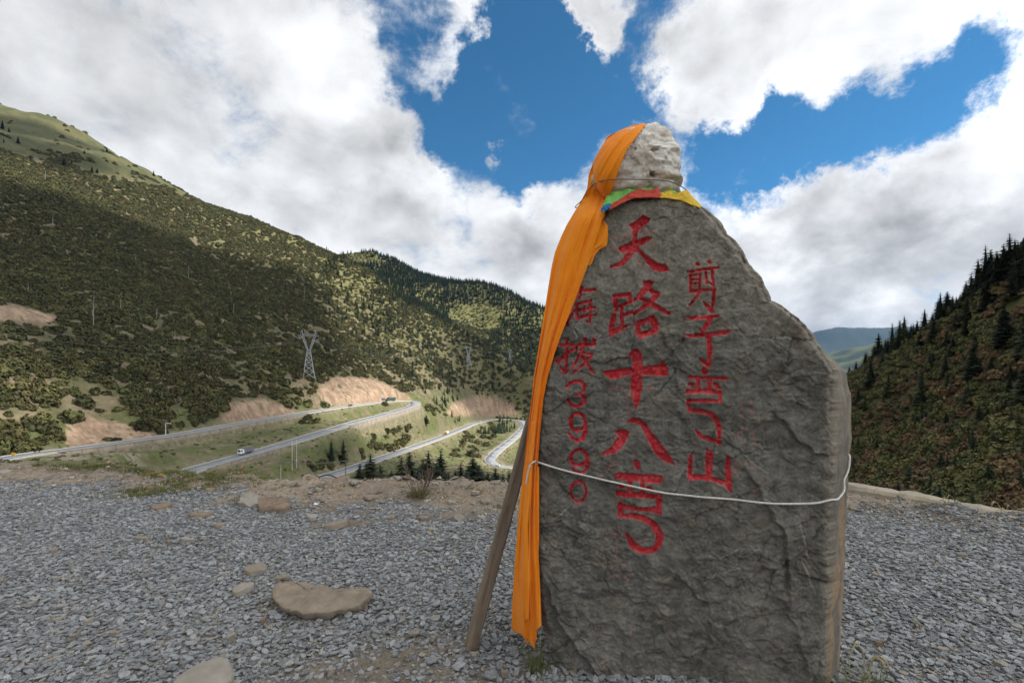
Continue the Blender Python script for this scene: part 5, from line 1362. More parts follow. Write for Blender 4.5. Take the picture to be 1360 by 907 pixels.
# crown: a few shrinking rings close the top
cen = RP[-1].mean(0); extra = []; ec = []; last = I[-1]; base_n = len(verts); capf = []
for j, k in enumerate((.93, .8, .55, .2)):
    rp = cen + (RP[-1] - cen) * k; rp[:, 2] += .012 + .016 * j + .010 * fbm(rp[:, 0] * 9, rp[:, 1] * 9, 2, 881); extra.append(rp); ec.append(np.repeat([[.2, .18, .145]], ncol, 0) * (1 + .2 * fbm(rp[:, 0] * 30, rp[:, 1] * 30, 2, 882))[:, None])
    cur = base_n + j * ncol + np.arange(ncol); capf.append(np.stack([last, np.roll(last, -1), np.roll(cur, -1), cur], -1)); last = cur
allv = np.vstack([verts] + extra); allc = np.vstack([colr] + ec)
m, t, b = new_mat('carved_stone'); M_STELE = m
b.inputs['Roughness'].default_value = .82; b.inputs['Specular IOR Level'].default_value = .3
at = N(t, 'ShaderNodeAttribute', attribute_name='tint'); tcn = N(t, 'ShaderNodeTexCoord')
na_ = noise_n(t, tcn.outputs['Object'], 120, 6, .65); nb2 = noise_n(t, tcn.outputs['Object'], 34, 5, .6)
k = math_n(t, 'MULTIPLY', maprange(t, na_.outputs[0], .25, .75, .78, 1.22, False), maprange(t, nb2.outputs[0], .25, .75, .84, 1.16, False))
L(t, vmath(t, 'SCALE', at.outputs['Color'], scale=k), b.inputs['Base Color'])
bp = N(t, 'ShaderNodeBump'); bp.inputs['Strength'].default_value = .8; bp.inputs['Distance'].default_value = .006
L(t, na_.outputs[0], bp.inputs['Height']); L(t, bp.outputs[0], b.inputs['Normal'])
SB = Vector((PA[0] + .75 * UX.x, PA[1] + .75 * UX.y + .25, 0.0))
stele = empty('standing_stone', SB); tag(stele, 'big dark grey standing stone carved with red characters on the gravel', 'stone')
def sub_mesh(name, faces, mat=M_STELE):
    used, inv_ = np.unique(faces, return_inverse=True)
    me = np_mesh(name, allv[used] - np.array(SB), inv_.reshape(faces.shape)); vcol(me, 'tint', allc[used]); return link_mesh(name, me, mat, stele, False)
qf = q.reshape(-1, 4); cfl = char_face.ravel()
sub_mesh('slab', np.vstack([qf[cfl < 0]] + capf))
for ci_, (ch, st) in enumerate(CHARS):
    o = sub_mesh('carved_character', qf[cfl == ci_]); o['label'] = 'red carved character ' + ch
# ---------------------------------------------------------------- white rock, cloth, flags, ropes, prop
def rel_at(px, py):
    s, z = face_sz(px, py); i = int(np.clip(np.searchsorted(zr, z), 0, len(zr) - 1)); j = int(np.clip((s - sL[i]) / (sR[i] - sL[i]) * (nf - 1), 0, nf - 1)); return float(rel[i, j])
M_QUARTZ = surf('white_quartz', None, .75, .22, 14.0, .9, 26, attr='tint', dist=.012)
RK = (850.0, 212.0, 2.66)
ROUT = [(855, 163), (872, 162), (884, 167), (893, 176), (904, 187), (909, 200), (907, 221), (911, 235), (906, 253), (896, 262), (860, 268), (820, 266), (802, 260), (791, 243), (789, 222), (796, 201), (811, 184), (832, 170)]
ra = np.array([math.atan2(p[1] - RK[1], p[0] - RK[0]) for p in ROUT]); rl = np.array([math.hypot(p[1] - RK[1], p[0] - RK[0]) for p in ROUT]); o_ = np.argsort(ra); ra, rl = ra[o_], rl[o_]
def rock_r(th): return np.interp(th, np.r_[ra[-1] - 2 * np.pi, ra, ra[0] + 2 * np.pi], np.r_[rl[-1], rl, rl[0]])
def rock_depth(px, py):
    th = math.atan2(py - RK[1], px - RK[0]); k = math.hypot(px - RK[0], py - RK[1]) / float(rock_r(th))
    return RK[2] - .215 * max(0, 1 - min(k * .97, 1) ** 2.667) ** .4 - .012
nt, npz = 150, 90
th = np.linspace(-np.pi, np.pi, nt, endpoint=False); ph = np.linspace(-np.pi / 2, np.pi / 2, npz)
PH, TH = np.meshgrid(ph, th, indexing='ij')
cs = np.abs(np.cos(PH)) ** .75; rr_ = rock_r(TH) * 2.55 / F
A = rr_ * cs * np.cos(TH); B = -rr_ * cs * np.sin(TH); Dp = .205 * np.sign(np.sin(PH)) * np.abs(np.sin(PH)) ** .8
n_a = fbm(A * 7 + Dp * 3, B * 13 + Dp * 5, 4, 901); n_b = fbm(A * 24 + Dp * 7, B * 40 + Dp * 9, 4, 902)
bmp = 1 + .05 * facets(A + .3 * Dp, B + .2 * Dp, .07, 905, 1.0) * 1.6 + .03 * n_a + .03 * n_b * 1.0
ledg = fbm(A * 5 + Dp, B * 16, 3, 903) * 2.4; bmp += .03 * (np.floor(ledg) + sstep(.7, 1, ledg - np.floor(ledg)))
pit = np.zeros(A.shape)
for qx, qy, rad in [(861, 211, 3.2), (867, 209, 2.6), (860, 242, 3.2), (864, 244, 2.4), (849, 177, 1.8), (854, 201, 1.2), (837, 210, 1.6), (883, 195, 1.2), (875, 228, 2), (893, 246, 2.5)]:
    a0 = (qx - RK[0]) * 2.5 / F; b0 = -(qy - RK[1]) * 2.5 / F
    pit = np.maximum(pit, np.where(Dp < 0, sstep(rad * 1.25 * 2.5 / F, rad * .5 * 2.5 / F, np.hypot(A - a0, B - b0)), 0))
bmp = np.clip(bmp - bmp.mean() + .985, .93, 1.045)
bmp -= .16 * pit
cx_, cy_, cz_ = P(RK[0], RK[1], 2.56); cy_ = RK[2]
vv = np.stack([A * bmp, Dp * bmp, B * bmp], -1).reshape(-1, 3)
I = np.arange(nt * npz).reshape(npz, nt); f = np.stack([I[:-1], np.roll(I[:-1], -1, 1), np.roll(I[1:], -1, 1), I[1:]], -1).reshape(-1, 4)
me = np_mesh('white_rock', vv, f)
dirty = sstep(.0, .5, .5 * n_b + .6 * n_a + sstep(.02, -.16, B) * .45 - .10)
rc = c3((.74, .70, .62), (.46, .385, .29), dirty * .85) * (1 + .12 * n_b)[..., None]
rc = rc * (1 - .45 * pit[..., None])
vcol(me, 'tint', rc.reshape(-1, 3))
o = link_mesh('white_rock', me, M_QUARTZ, None, True); o.location = (cx_, cy_, cz_); tag(o, 'rough white quartz rock sitting on top of the carved stone', 'rock')

# --- orange cloth
m, t, b = new_mat('orange_cloth'); M_CLOTH = m
tcn = N(t, 'ShaderNodeTexCoord'); nz_ = noise_n(t, tcn.outputs['Object'], 5, 5, .6); wv = noise_n(t, tcn.outputs['Object'], 700, 2, .5)
c = mix_c(t, maprange(t, nz_.outputs[0], .3, .7), (.93, .265, .010), (.97, .325, .020))
L(t, c, b.inputs['Base Color']); b.inputs['Roughness'].default_value = .85; b.inputs['Specular IOR Level'].default_value = .1
b.inputs['Sheen Weight'].default_value = .15
bp = N(t, 'ShaderNodeBump'); bp.inputs['Strength'].default_value = .05; bp.inputs['Distance'].default_value = .001; L(t, wv.outputs[0], bp.inputs['Height']); L(t, bp.outputs[0], b.inputs['Normal'])
tr = N(t, 'ShaderNodeBsdfTranslucent'); L(t, c, tr.inputs[0]); ms = N(t, 'ShaderNodeMixShader'); ms.inputs[0].default_value = .12
L(t, b.outputs[0], ms.inputs[1]); L(t, tr.outputs[0], ms.inputs[2]); L(t, ms.outputs[0], t.nodes['Material Output'].inputs[0])
CL = np.array([(163.5, 851, 859), (168, 836, 856), (174, 822, 851), (181, 807, 846), (190, 802, 839), (200, 796, 832), (215, 788, 826), (232, 782, 819), (250, 780, 813), (262, 775, 810), (275, 767, 806), (288, 759, 801), (300, 752, 797), (315, 745, 792), (335, 737, 786),
               (352, 733, 781), (370, 730, 774), (395, 726, 765), (420, 722, 755), (445, 718, 745), (470, 714, 736), (500, 709, 727), (530, 706, 721), (570, 701, 717), (610, 697, 714), (650, 692, 713), (690, 688, 713.5), (740, 684, 715), (790, 681, 717.5), (832, 679, 719)], float)
def cloth_d(px, py, u):
    plane = face_d(px) - .035
    lx = np.interp(py, [q[1] for q in LEFT], [q[0] for q in LEFT])
    wrap = .17 * np.clip((lx + 4 - px) / 60, 0, 1) ** 1.5 + .05 * max(0, .22 - u) / .22
    low = plane + wrap
    hi = rock_depth(px, py) - .022
    k = float(sstep(246, 292, py)); return hi * (1 - k) + low * k
def cloth_grid(name, rows, cols, fy, fx, amp, seed, out=0.0, fd=None):
    v = np.zeros((rows, cols, 3))
    for j in range(cols):
        u = j / (cols - 1); ytop, ybot = fy(u)
        for i in range(rows):
            y = ytop + (ybot - ytop) * (i / (rows - 1)); x = fx(u, y); d = cloth_d(x, y, u) - out - fd(u, y) * amp
            v[i, j] = P(x, y, d)
    I_ = np.arange(rows * cols).reshape(rows, cols); f = np.stack([I_[:-1, :-1], I_[1:, :-1], I_[1:, 1:], I_[:-1, 1:]], -1).reshape(-1, 4)
    return v, f
def folds(u, y):
    tight = 1 - .55 * math.exp(-((y - 262) / 35) ** 2)
    s = .70 * math.sin(2 * math.pi * (1.9 * u + .25 * math.sin(y / 150) + .0007 * y)) + .26 * math.sin(2 * math.pi * (3.7 * u - .18 * math.sin(y / 110) + .1))
    s += .30 * (1 - 2.4 * abs(math.sin(math.pi * (2.3 * u + .2 * math.sin(y / 130) + .3)))) + .22 * (1 - 2.2 * abs(math.sin(math.pi * (4.6 * u + .3 * math.sin(y / 90))))) + .06 * (1 - 2 * abs(math.sin(math.pi * (9.2 * u + .5 * math.sin(y / 70 + 2 * u)))))
    if y < 258: s = .5 * math.sin(2 * math.pi * (2.1 * u + (y - 165) * .012)) + .22 * math.sin(2 * math.pi * (5.5 * u + (y - 165) * .02))
    return s * tight
def width_amp(y): return float(np.interp(y, [163, 200, 260, 300, 400, 500, 600, 700, 840], [.005, .010, .010, .019, .023, .021, .017, .022, .026]))
fx = lambda u, y: np.interp(y, CL[:, 0], CL[:, 1]) + (np.interp(y, CL[:, 0], CL[:, 2]) - np.interp(y, CL[:, 0], CL[:, 1])) * u
def ybot(u): return float(np.interp(u, [0, .1, .2, .33, .40, .46, .55, .70, .76, .80, .82, .90, 1.0], [833, 839, 841, 842, 846, 848, 850, 858, 863, 848, 836, 835, 831]))
cloth = empty('orange_cloth', tuple(face_pt(700, 850) - Vector((0, 0, 0)))); tag(cloth, 'long orange cloth draped down the left side of the carved stone', 'cloth')
CB = np.array(cloth.location)
def nz2(u, y, s): return float(perlin(np.array([u]), np.array([y]), s)[0])
v, f = cloth_grid('cloth', 330, 96, lambda u: (163.5 + 4 * abs(u - .6), ybot(u)), fx, 1.0, 1, 0, lambda u, y: folds(u, y) * width_amp(y) + .004 * nz2(u * 6, y / 55, 5) + .002 * nz2(u * 15, y / 30, 6))
o = link_mesh('drape', np_mesh('drape', v.reshape(-1, 3) - CB, f), M_CLOTH, cloth, True); sm = o.modifiers.new('thickness', 'SOLIDIFY'); sm.thickness = .002
FL0 = np.array([(284, 799, 804), (292, 795, 801), (300, 791, 807), (312, 787, 807.5), (326, 781, 806), (331, 779, 796), (340, 776, 789), (350, 772, 786), (356, 770, 779)], float)
v, f = cloth_grid('flap', 50, 26, lambda u: (284, 357 - 5 * u), lambda u, y: np.interp(y, FL0[:, 0], FL0[:, 1]) + (np.interp(y, FL0[:, 0], FL0[:, 2]) - np.interp(y, FL0[:, 0], FL0[:, 1])) * u, 1.0, 2, -.012, lambda u, y: .006 * math.sin(2 * math.pi * (1.4 * u + y / 60)))
o = link_mesh('flap', np_mesh('flap', v.reshape(-1, 3) - CB, f), M_CLOTH, cloth, True); sm = o.modifiers.new('thickness', 'SOLIDIFY'); sm.thickness = .002
# a second fall of cloth behind and a narrow pleat in front, below the rope
for nm, rows_, xr, out, ya, yb_, sd in [('under_fall', 90, ((700, 706, 716), (716, 702, 716), (800, 692, 712), (858, 699, 713)), -.028, 620, 856, 3), ('pleat', 110, ((560, 706, 711), (612, 701, 707), (700, 694.5, 701), (780, 694, 703), (828, 696, 702)), .020, 560, 828, 4)]:
    xr = np.array(xr, float); xr = xr[np.argsort(xr[:, 0])]
    v, f = cloth_grid(nm, rows_, 18, lambda u: (ya, yb_ - 6 * math.sin(u * 2.2)), lambda u, y: np.interp(y, xr[:, 0], xr[:, 1]) + (np.interp(y, xr[:, 0], xr[:, 2]) - np.interp(y, xr[:, 0], xr[:, 1])) * u, 1.0, sd, out, lambda u, y: .010 * math.sin(math.pi * u) + .003 * math.sin(9 * u + y / 40))
    o = link_mesh(nm, np_mesh(nm, v.reshape(-1, 3) - CB, f), M_CLOTH, cloth, True); sm = o.modifiers.new('thickness', 'SOLIDIFY'); sm.thickness = .002

# --- prayer flags tucked between rock and stone
def flagz(name, up, lo, col, label, seed, dup, dlo):
    g = np.random.default_rng(seed); n = 26; mrows = 9
    def res(l):
        l = np.array(l, float) / 6.478 + np.array([770, 150]); s = np.r_[0, np.cumsum(np.linalg.norm(np.diff(l, axis=0), axis=1))]; t_ = np.linspace(0, s[-1], n); return np.c_[np.interp(t_, s, l[:, 0]), np.interp(t_, s, l[:, 1])]
    U, W = res(up), res(lo); v = np.zeros((mrows, n, 3))
    for i in range(mrows):
        t_ = i / (mrows - 1); q = U + (W - U) * t_
        for j in range(n):
            cr = .014 * nz2(j * .33, t_ * 2.2, seed) + .006 * nz2(j * .9, t_ * 5, seed + 1)
            v[i, j] = P(q[j, 0], q[j, 1], dup + (dlo - dup) * t_ ** .7 - cr - .004)
    I_ = np.arange(mrows * n).reshape(mrows, n); f = np.stack([I_[:-1, :-1], I_[1:, :-1], I_[1:, 1:], I_[:-1, 1:]], -1).reshape(-1, 4)
    c0 = v[-1].mean(0); me = np_mesh(name, v.reshape(-1, 3) - c0, f)
    o = link_mesh(name, me, surf(name + '_cotton', col, .85, .18, 25, .2, 300), None, True); o.location = c0; sm = o.modifiers.new('thickness', 'SOLIDIFY'); sm.thickness = .002
    tag(o, label, 'flag', 'prayer flags under the white rock')
dt = face_d(850)
flagz('prayer_flag', [(200, 785), (245, 688), (330, 668), (440, 636), (560, 610), (640, 650)], [(195, 835), (260, 810), (350, 765), (430, 725), (520, 705), (640, 705)], (.22, .56, .14), 'light green crumpled prayer flag under the white rock', 31, dt + .05, dt + .004)
flagz('prayer_flag', [(240, 800), (330, 750), (440, 680), (520, 655), (600, 665), (675, 635), (692, 690)], [(250, 840), (340, 790), (400, 758), (480, 732), (560, 730), (640, 730), (695, 728)], (.52, .075, .05), 'red crumpled prayer flag hanging over the top edge of the stone', 32, dt + .01, dt - .030)
flagz('prayer_flag', [(188, 812), (215, 790), (262, 775)], [(178, 852), (215, 845), (266, 818)], (.04, .22, .42), 'small blue prayer flag corner beside the orange cloth', 33, dt - .01, dt - .036)
flagz('prayer_flag', [(690, 678), (760, 668), (840, 690), (925, 660), (965, 715), (1045, 795)], [(688, 730), (770, 738), (850, 748), (910, 768), (970, 795), (1042, 818)], (.62, .40, .035), 'yellow crumpled prayer flag under the white rock', 34, dt + .03, dt - .034)
flagz('prayer_flag', [(720, 672), (770, 660), (830, 676)], [(735, 690), (780, 690), (835, 694)], (.33, .58, .08), 'bright green scrap of prayer flag above the yellow one', 35, dt + .06, dt + .01)

# --- cord round the rock and rope round the stone
M_CORD = surf('dark_cord', (.10, .115, .12), .7, .6, 160)
M_ROPE = surf('white_rope', (.60, .58, .53), .85, .22, 90, .8, 260, dist=.002)
CORD = [(773, 266), (779, 255), (790, 244.5), (805, 239.5), (821, 238.3), (847, 238.6), (870, 239.2), (890, 241.5), (903, 247), (912, 253.5), (918, 261), (922, 267)]
pts = [Vector(P(x_, y_, min(rock_depth(x_, y_), cloth_d(x_, y_, .3) if x_ < 815 else 9, RK[2] - .02) - .022)) for x_, y_ in CORD]
back = [Vector((pts[-1].x + .02, 2.72, pts[-1].z + .01)), Vector((cx_ + .16, 2.90, cz_ - .08)), Vector((cx_ - .05, 2.93, cz_ - .05)), Vector((pts[0].x - .01, 2.78, pts[0].z + .02))]
cpts = catmull(np.array([tuple(p) for p in pts + back + [pts[0]]]), .02)
o = MB().tube(cpts, .0024, 6).build('cord', M_CORD, None, True); tag(o, 'thin dark cord looped round the white rock and orange cloth', 'cord')
RO = [(713, 613), (730, 618), (745, 622.5), (762, 627), (780, 631.5), (800, 636.5), (820, 641), (840, 645.5), (860, 649.5), (882, 653), (905, 656), (927, 658.3), (950, 660), (975, 662), (1000, 664), (1025, 665.6), (1050, 666.8), (1070, 667.2), (1085, 667), (1103, 664)]
rp = [face_pt(x_, y_, max(rel_at(x_ + q_, y_ + w_) for q_ in range(-22, 23, 4) for w_ in (-1, 1)) + .006) for x_, y_ in RO]
def ring_at(z, c0, c1, step, out):
    i = int(np.searchsorted(zr, z)); cen_ = RP[i].mean(0); r_ = []
    for c_ in range(c0, c1, step):
        p = Vector(RP[i, c_]); d_ = (p - Vector(cen_)); d_.z = 0; r_.append(p + d_.normalized() * out)
    return r_
fl = ring_at(.98, nf + 5, nf + ns, 6, .012)
for k_, p in enumerate(fl): p.z = .972 + .008 * k_ * k_
bk = ring_at(1.1, nf + ns, nf + ns + nb_, 6, .012); lf = ring_at(1.13, nf + ns + nb_, nf + ns + nb_ + nl - 2, 5, .012)
for k_, p in enumerate(bk): p.z = 1.06 + .01 * k_
loop_ = [tuple(p) for p in rp + fl + bk + lf] + [tuple(rp[0])]
rpts = catmull(np.array(loop_), .012)
root = empty('rope', rp[0]); tag(root, 'white rope tied round the middle of the carved stone', 'rope')
def rope_tube(p_, r_, nm):
    mb = MB().tube([Vector(q) - Vector(rp[0]) for q in p_], r_, 8); return mb.build(nm, M_ROPE, root, True)
rope_tube(rpts, .0054, 'loop')
def cl_pt(x_, y_, o__=.045): return Vector(P(x_, y_, cloth_d(x_, y_, .5) - o__))
rope_tube(catmull(np.array([tuple(rp[0]), tuple(cl_pt(709, 613)), tuple(cl_pt(704, 618)), tuple(cl_pt(701, 627)), tuple(cl_pt(699.5, 636)), tuple(cl_pt(698.5, 643))]), .008), .0042, 'loose_end')
rope_tube(catmull(np.array([tuple(rp[0] + UN * .004), tuple(rp[0] + UN * .014 + Vector((-.006, 0, .010))), tuple(rp[0] + UN * .01 + Vector((-.016, 0, -.004))), tuple(rp[0] + UN * .012 + Vector((.004, 0, -.012)))]), .004), .0062, 'knot')
# --- timber prop
M_WOOD = None
m, t, b = new_mat('weathered_timber'); M_WOOD = m
tcn = N(t, 'ShaderNodeTexCoord'); mp = N(t, 'ShaderNodeMapping'); mp.inputs['Scale'].default_value = (40, 40, 2.5); L(t, tcn.outputs['Object'], mp.inputs[0])
gr = noise_n(t, mp.outputs[0], 1.0, 6, .65, .4); n_ = noise_n(t, tcn.outputs['Object'], 5, 4, .6)
c = mix_c(t, maprange(t, gr.outputs[0], .3, .7), (.12, .085, .058), (.27, .205, .145))
c = mix_c(t, maprange(t, n_.outputs[0], .35, .7, 0, .5), c, (.15, .135, .115)); L(t, c, b.inputs['Base Color']); b.inputs['Roughness'].default_value = .9
bp = N(t, 'ShaderNodeBump'); bp.inputs['Strength'].default_value = .5; bp.inputs['Distance'].default_value = .004; L(t, gr.outputs[0], bp.inputs['Height']); L(t, bp.outputs[0], b.inputs['Normal'])
pa = Vector(P(623, 866, 2.74)); pb = Vector(P(707, 555, 2.78)); ax = pb - pa; ln = ax.length
n = 26; vs = []; fs = []
g = np.random.default_rng(990)
prof = [(-.040, -.030), (-.028, -.038), (.030, -.036), (.040, -.026), (.040, .028), (.028, .036), (-.032, .036), (-.041, .024)]
for i in range(n):
    t_ = i / (n - 1); k_ = 1.0 - .12 * t_ + (.0 if i else -.25)
    for (a_, b_) in prof: vs.append((a_ * k_ + .004 * math.sin(t_ * 7) + g.normal(0, .0006), b_ * k_ + g.normal(0, .0006), t_ * ln - (.05 if i == 0 and a_ < 0 else 0)))
for i in range(n - 1):
    for k_ in range(8): fs.append((i * 8 + k_, i * 8 + (k_ + 1) % 8, (i + 1) * 8 + (k_ + 1) % 8, (i + 1) * 8 + k_))
fs += [tuple(range(8))[::-1], tuple((n - 1) * 8 + k_ for k_ in range(8))]
me = bpy.data.meshes.new('timber_prop'); me.from_pydata(vs, [], fs); me.update()
o = link_mesh('timber_prop', me, M_WOOD); o.location = pa; o.rotation_euler = ax.to_track_quat('Z', 'Y').to_euler(); tag(o, 'weathered timber prop leaning on the left side of the carved stone', 'timber')
# --- low concrete wall at the rim on the right
M_LOW = surf('rim_concrete', (.33, .285, .215), .92, .25, 4.0, .8, 14, dist=.02)
pth = catmull(np.array([(2.2, 6.75, 0), (3.4, 6.62, 0), (4.2, 6.42, 0), (4.75, 6.1, 0), (5.3, 5.62, 0), (5.95, 4.95, 0), (6.6, 3.9, 0), (7.3, 2.4, 0)]), .08); npt = len(pth)
tg = np.gradient(pth[:, :2], axis=0); tg /= np.linalg.norm(tg, axis=1)[:, None]; nr_ = np.c_[-tg[:, 1], tg[:, 0]]
hh = np.interp(pth[:, 0], [2, 4.3, 4.9, 5.6, 6.2, 7.4], [.23, .20, .13, .07, .05, .05]) + .02 * fbm(pth[:, 0] * 3, pth[:, 1] * 3, 3, 995)
zb = zga(pth[:, 0], pth[:, 1]); prof = [(-.16, -.3), (-.15, .7), (-.11, 1.0), (.10, 1.04), (.16, .8), (.17, -1.2)]
vs = []; 
for i in range(npt):
    for a_, b_ in prof:
        w_ = a_ + .02 * nz2(pth[i, 0] * 6 + a_ * 20, pth[i, 1] * 6, 996); zz_ = (hh[i] * b_ if b_ > 0 else b_ * .3) + .012 * nz2(pth[i, 0] * 9, a_ * 30 + pth[i, 1] * 9, 997)
        vs.append((pth[i, 0] + nr_[i, 0] * w_, pth[i, 1] + nr_[i, 1] * w_, zz_))
k6 = len(prof); fs = [(i * k6 + k_, i * k6 + k_ + 1, (i + 1) * k6 + k_ + 1, (i + 1) * k6 + k_) for i in range(npt - 1) for k_ in range(k6 - 1)] + [tuple(range(k6))[::-1], tuple((npt - 1) * k6 + k_ for k_ in range(k6))]
me = bpy.data.meshes.new('low_wall'); me.from_pydata(vs, [], fs); me.update(); o = link_mesh('low_wall', me, M_LOW); tag(o, 'low crumbling tan concrete wall along the rim behind the stone', 'low wall')
# --- litter
def crumple(name, qx, qy, w, h, col, label, seed, n=14):
    g = np.random.default_rng(seed); d = EYE / ((qy - HOR) / F); c = P(qx, qy, d); bm = bmesh.new(); bmesh.ops.create_icosphere(bm, subdivisions=2, radius=1)
    for v_ in bm.verts: k_ = 1 + g.uniform(-.35, .25); v_.co = Vector((v_.co.x * w / 2 * k_, v_.co.y * w / 3 * k_, max(v_.co.z, -.4) * h / 2 * k_))
    me = bpy.data.meshes.new(name); bm.to_mesh(me); bm.free(); o = link_mesh(name, me, surf(name + '_film', col, .5, .3, 30)); o.location = (c[0], c[1], zg(c[0], c[1]) + h * .25); tag(o, label, 'litter'); return o
crumple('plastic_litter', 215, 639, .15, .055, (.75, .34, .03), 'crumpled orange plastic litter on the bare ground by the grass', 1)
crumple('paper_litter', 419, 671, .055, .03, (.8, .8, .78), 'crumpled white paper on the gravel beyond the tan slab', 2)
crumple('paper_litter', 343, 883, .03, .018, (.75, .75, .73), 'tiny white paper scrap on the gravel beside the angular rock', 3)
pc = catmull(np.array([tuple(P(q_, 637.5 - .3 * math.sin(q_ / 40), 6.98)) for q_ in range(395, 701, 15)]), .1); pc[:, 2] = zga(pc[:, 0], pc[:, 1]) + .03 + .02 * np.sin(pc[:, 0] * 2)
o = MB().tube(pc, .009, 6).build('cable', surf('black_cable', (.02, .02, .022), .6, .1, 10), None, True); tag(o, 'black cable lying along the top of the earth bank', 'cable')
# ---------------------------------------------------------------- pylons, poles, signs and vehicles in the valley
M_STEEL = surf('galvanised_steel', (.42, .44, .45), .55, .12, .5, metal=.3)
M_INS = surf('insulator', (.20, .13, .10), .4, .1, 5)
def pylon(base, h, rz, label):
    root = empty('lattice_pylon', base, rz); tag(root, label, 'pylon', 'pylons of the power line')
    w0 = h * .115; ww = h * .030; zw = h * .60; w_ = .0055 * h + .05
    for sx in (-1, 1):
        for sy in (-1, 1):
            MB().bar((sx * w0, sy * w0, -h * .02), (sx * ww, sy * ww, zw), w_).build('leg', M_STEEL, root)
    zs = [0, .14, .27, .38, .47, .54, .60]; br = MB()
    for a, b in zip(zs[:-1], zs[1:]):
        ra_ = w0 + (ww - w0) * a / .60; rb_ = w0 + (ww - w0) * b / .60
        for s in (-1, 1):
            for ax in (0, 1):
                def pt(k, r, zz): return ((k * r, s * r, zz * h) if ax == 0 else (s * r, k * r, zz * h))
                br.bar(pt(-1, ra_, a), pt(1, rb_, b), w_ * .6); br.bar(pt(1, ra_, a), pt(-1, rb_, b), w_ * .6); br.bar(pt(-1, rb_, b), pt(1, rb_, b), w_ * .6)
    br.build('bracing', M_STEEL, root)
    for s in (-1, 1):                                    # the two horns of the cup
        horn = MB(); top = Vector((s * h * .115, 0, h * .88))
        for k in (-1, 1):
            for e in (-1, 1): horn.bar((s * ww + e * ww * .4, k * ww, zw), top + Vector((e * h * .018, k * h * .012, 0)), w_ * .8)
        for j in range(1, 6):
            t_ = j / 6; p = Vector((s * ww, 0, zw)).lerp(top, t_); horn.bar(p + Vector((-h * .017, 0, -.01 * h)), p + Vector((h * .017, 0, .02 * h)), w_ * .6); horn.bar(p + Vector((h * .017, 0, -.01 * h)), p + Vector((-h * .017, 0, .02 * h)), w_ * .6)
        horn.bar(top, top + Vector((s * h * .01, 0, h * .12)), w_ * .9); horn.bar(top + Vector((s * .05 * h, 0, 0)), top + Vector((s * h * .01, 0, h * .12)), w_ * .7)
        horn.build('horn', M_STEEL, root)
    arm = MB(); z1 = h * .88
    for dz in (0, .035): arm.bar((-h * .20, 0, z1 + dz * h * .3), (h * .20, 0, z1 + dz * h * .3), w_ * .9) if dz == 0 else arm.bar((-h * .13, 0, z1 + dz * h), (h * .13, 0, z1 + dz * h), w_ * .8)
    for j in range(-6, 6): arm.bar((j * h * .021, 0, z1), ((j + 1) * h * .021, 0, z1 + .035 * h), w_ * .55)
    arm.build('crossarm', M_STEEL, root)
    for xx in (-.19, 0, .19): MB().tube([(xx * h, 0, z1), (xx * h, 0, z1 - .075 * h)], [.12, .16], 6).build('insulator', M_INS, root)
    return [root.matrix_basis @ Vector((xx * h, 0, z1 - .075 * h)) for xx in (-.19, 0, .19)]
pyl = []
for (qx, base, top, rz, lb) in [(410, 502, 438, .5, 'tall grey lattice pylon above the bare cutting of the upper road'), (622, 491, 460, .6, 'grey lattice pylon on the dark spur above the lower bend'), (677, 482, 463, .7, 'small far lattice pylon at the edge of the dark spur')]:
    hit = ground_hit(qx, base, 250); h = (base - top) * hit[1] / F
    bpy.context.view_layer.update(); pyl.append(pylon((hit[0], hit[1], hit[2] - .3), h, rz, lb))
M_WIRE = surf('power_wire', (.16, .16, .16), .6, .1, 1)
def wire(a, b, sag, r, label, group, name='power_line'):
    a, b = Vector(a), Vector(b); pts = [a.lerp(b, t_) - Vector((0, 0, sag * 4 * t_ * (1 - t_))) for t_ in np.linspace(0, 1, 24)]
    o = MB().tube([p - a for p in pts], r, 4).build(name, M_WIRE); o.location = a; tag(o, label, 'wire', group)
for k in range(3):
    wire(pyl[0][k], pyl[1][k], 14, .05, 'thin power line strung between the near and middle pylons', 'power lines between the pylons')
    wire(pyl[1][k], pyl[2][k], 2, .05, 'thin power line strung between the middle and far pylons', 'power lines to the far pylon')
    wire(pyl[0][k], Vector(P(-150, 432 - 16 * k, 190)), 12, .045, 'thin power line running from the near pylon across the left hill', 'power lines across the left hill')
# roadside poles
M_WPOST = surf('white_post', (.62, .62, .60), .6, .1, 4); M_TIMB = surf('pole_timber', (.15, .12, .095), .9, .2, 3)
tops = []
for i, (qx, base, top, dd, mat, lb) in enumerate([(459, 633, 610, 150, M_TIMB, 'brown wooden utility pole beside the near spruces'), (628, 622, 596, 240, M_TIMB, 'thin wooden utility pole in front of the lower thicket'), (388, 604, 586, 226, M_WPOST, 'white roadside pole beside the road below the upper wall'), (394, 603, 584, 230, M_WPOST, 'second white roadside pole beside the road below the upper wall'), (373, 644, 618, 60, M_WPOST, 'white marker pole beyond the earth bank')]):
    bx = (qx - CXP) / F * dd; bz = zg(bx, dd); tz = EYE + dd * (HOR - top) / F
    root = empty('utility_pole' if mat is M_TIMB else 'marker_pole', (bx, dd, bz)); tag(root, lb, 'pole')
    r_ = .16 if mat is M_TIMB else .12 if dd > 100 else .035
    MB().tube([(0, 0, -.3), (0, 0, tz - bz)], [r_, r_ * .7], 8).build('shaft', mat, root)
    if mat is M_TIMB:
        MB().box((0, 0, tz - bz - .5), (1.8, .12, .14)).build('crossarm', mat, root)
        tops.append(Vector((bx, dd, tz - .45)))
    else: MB().tube([(0, 0, tz - bz), (0, 0, tz - bz + .06)], [r_ * .9, r_ * .3], 8).build('cap', M_STEEL, root)
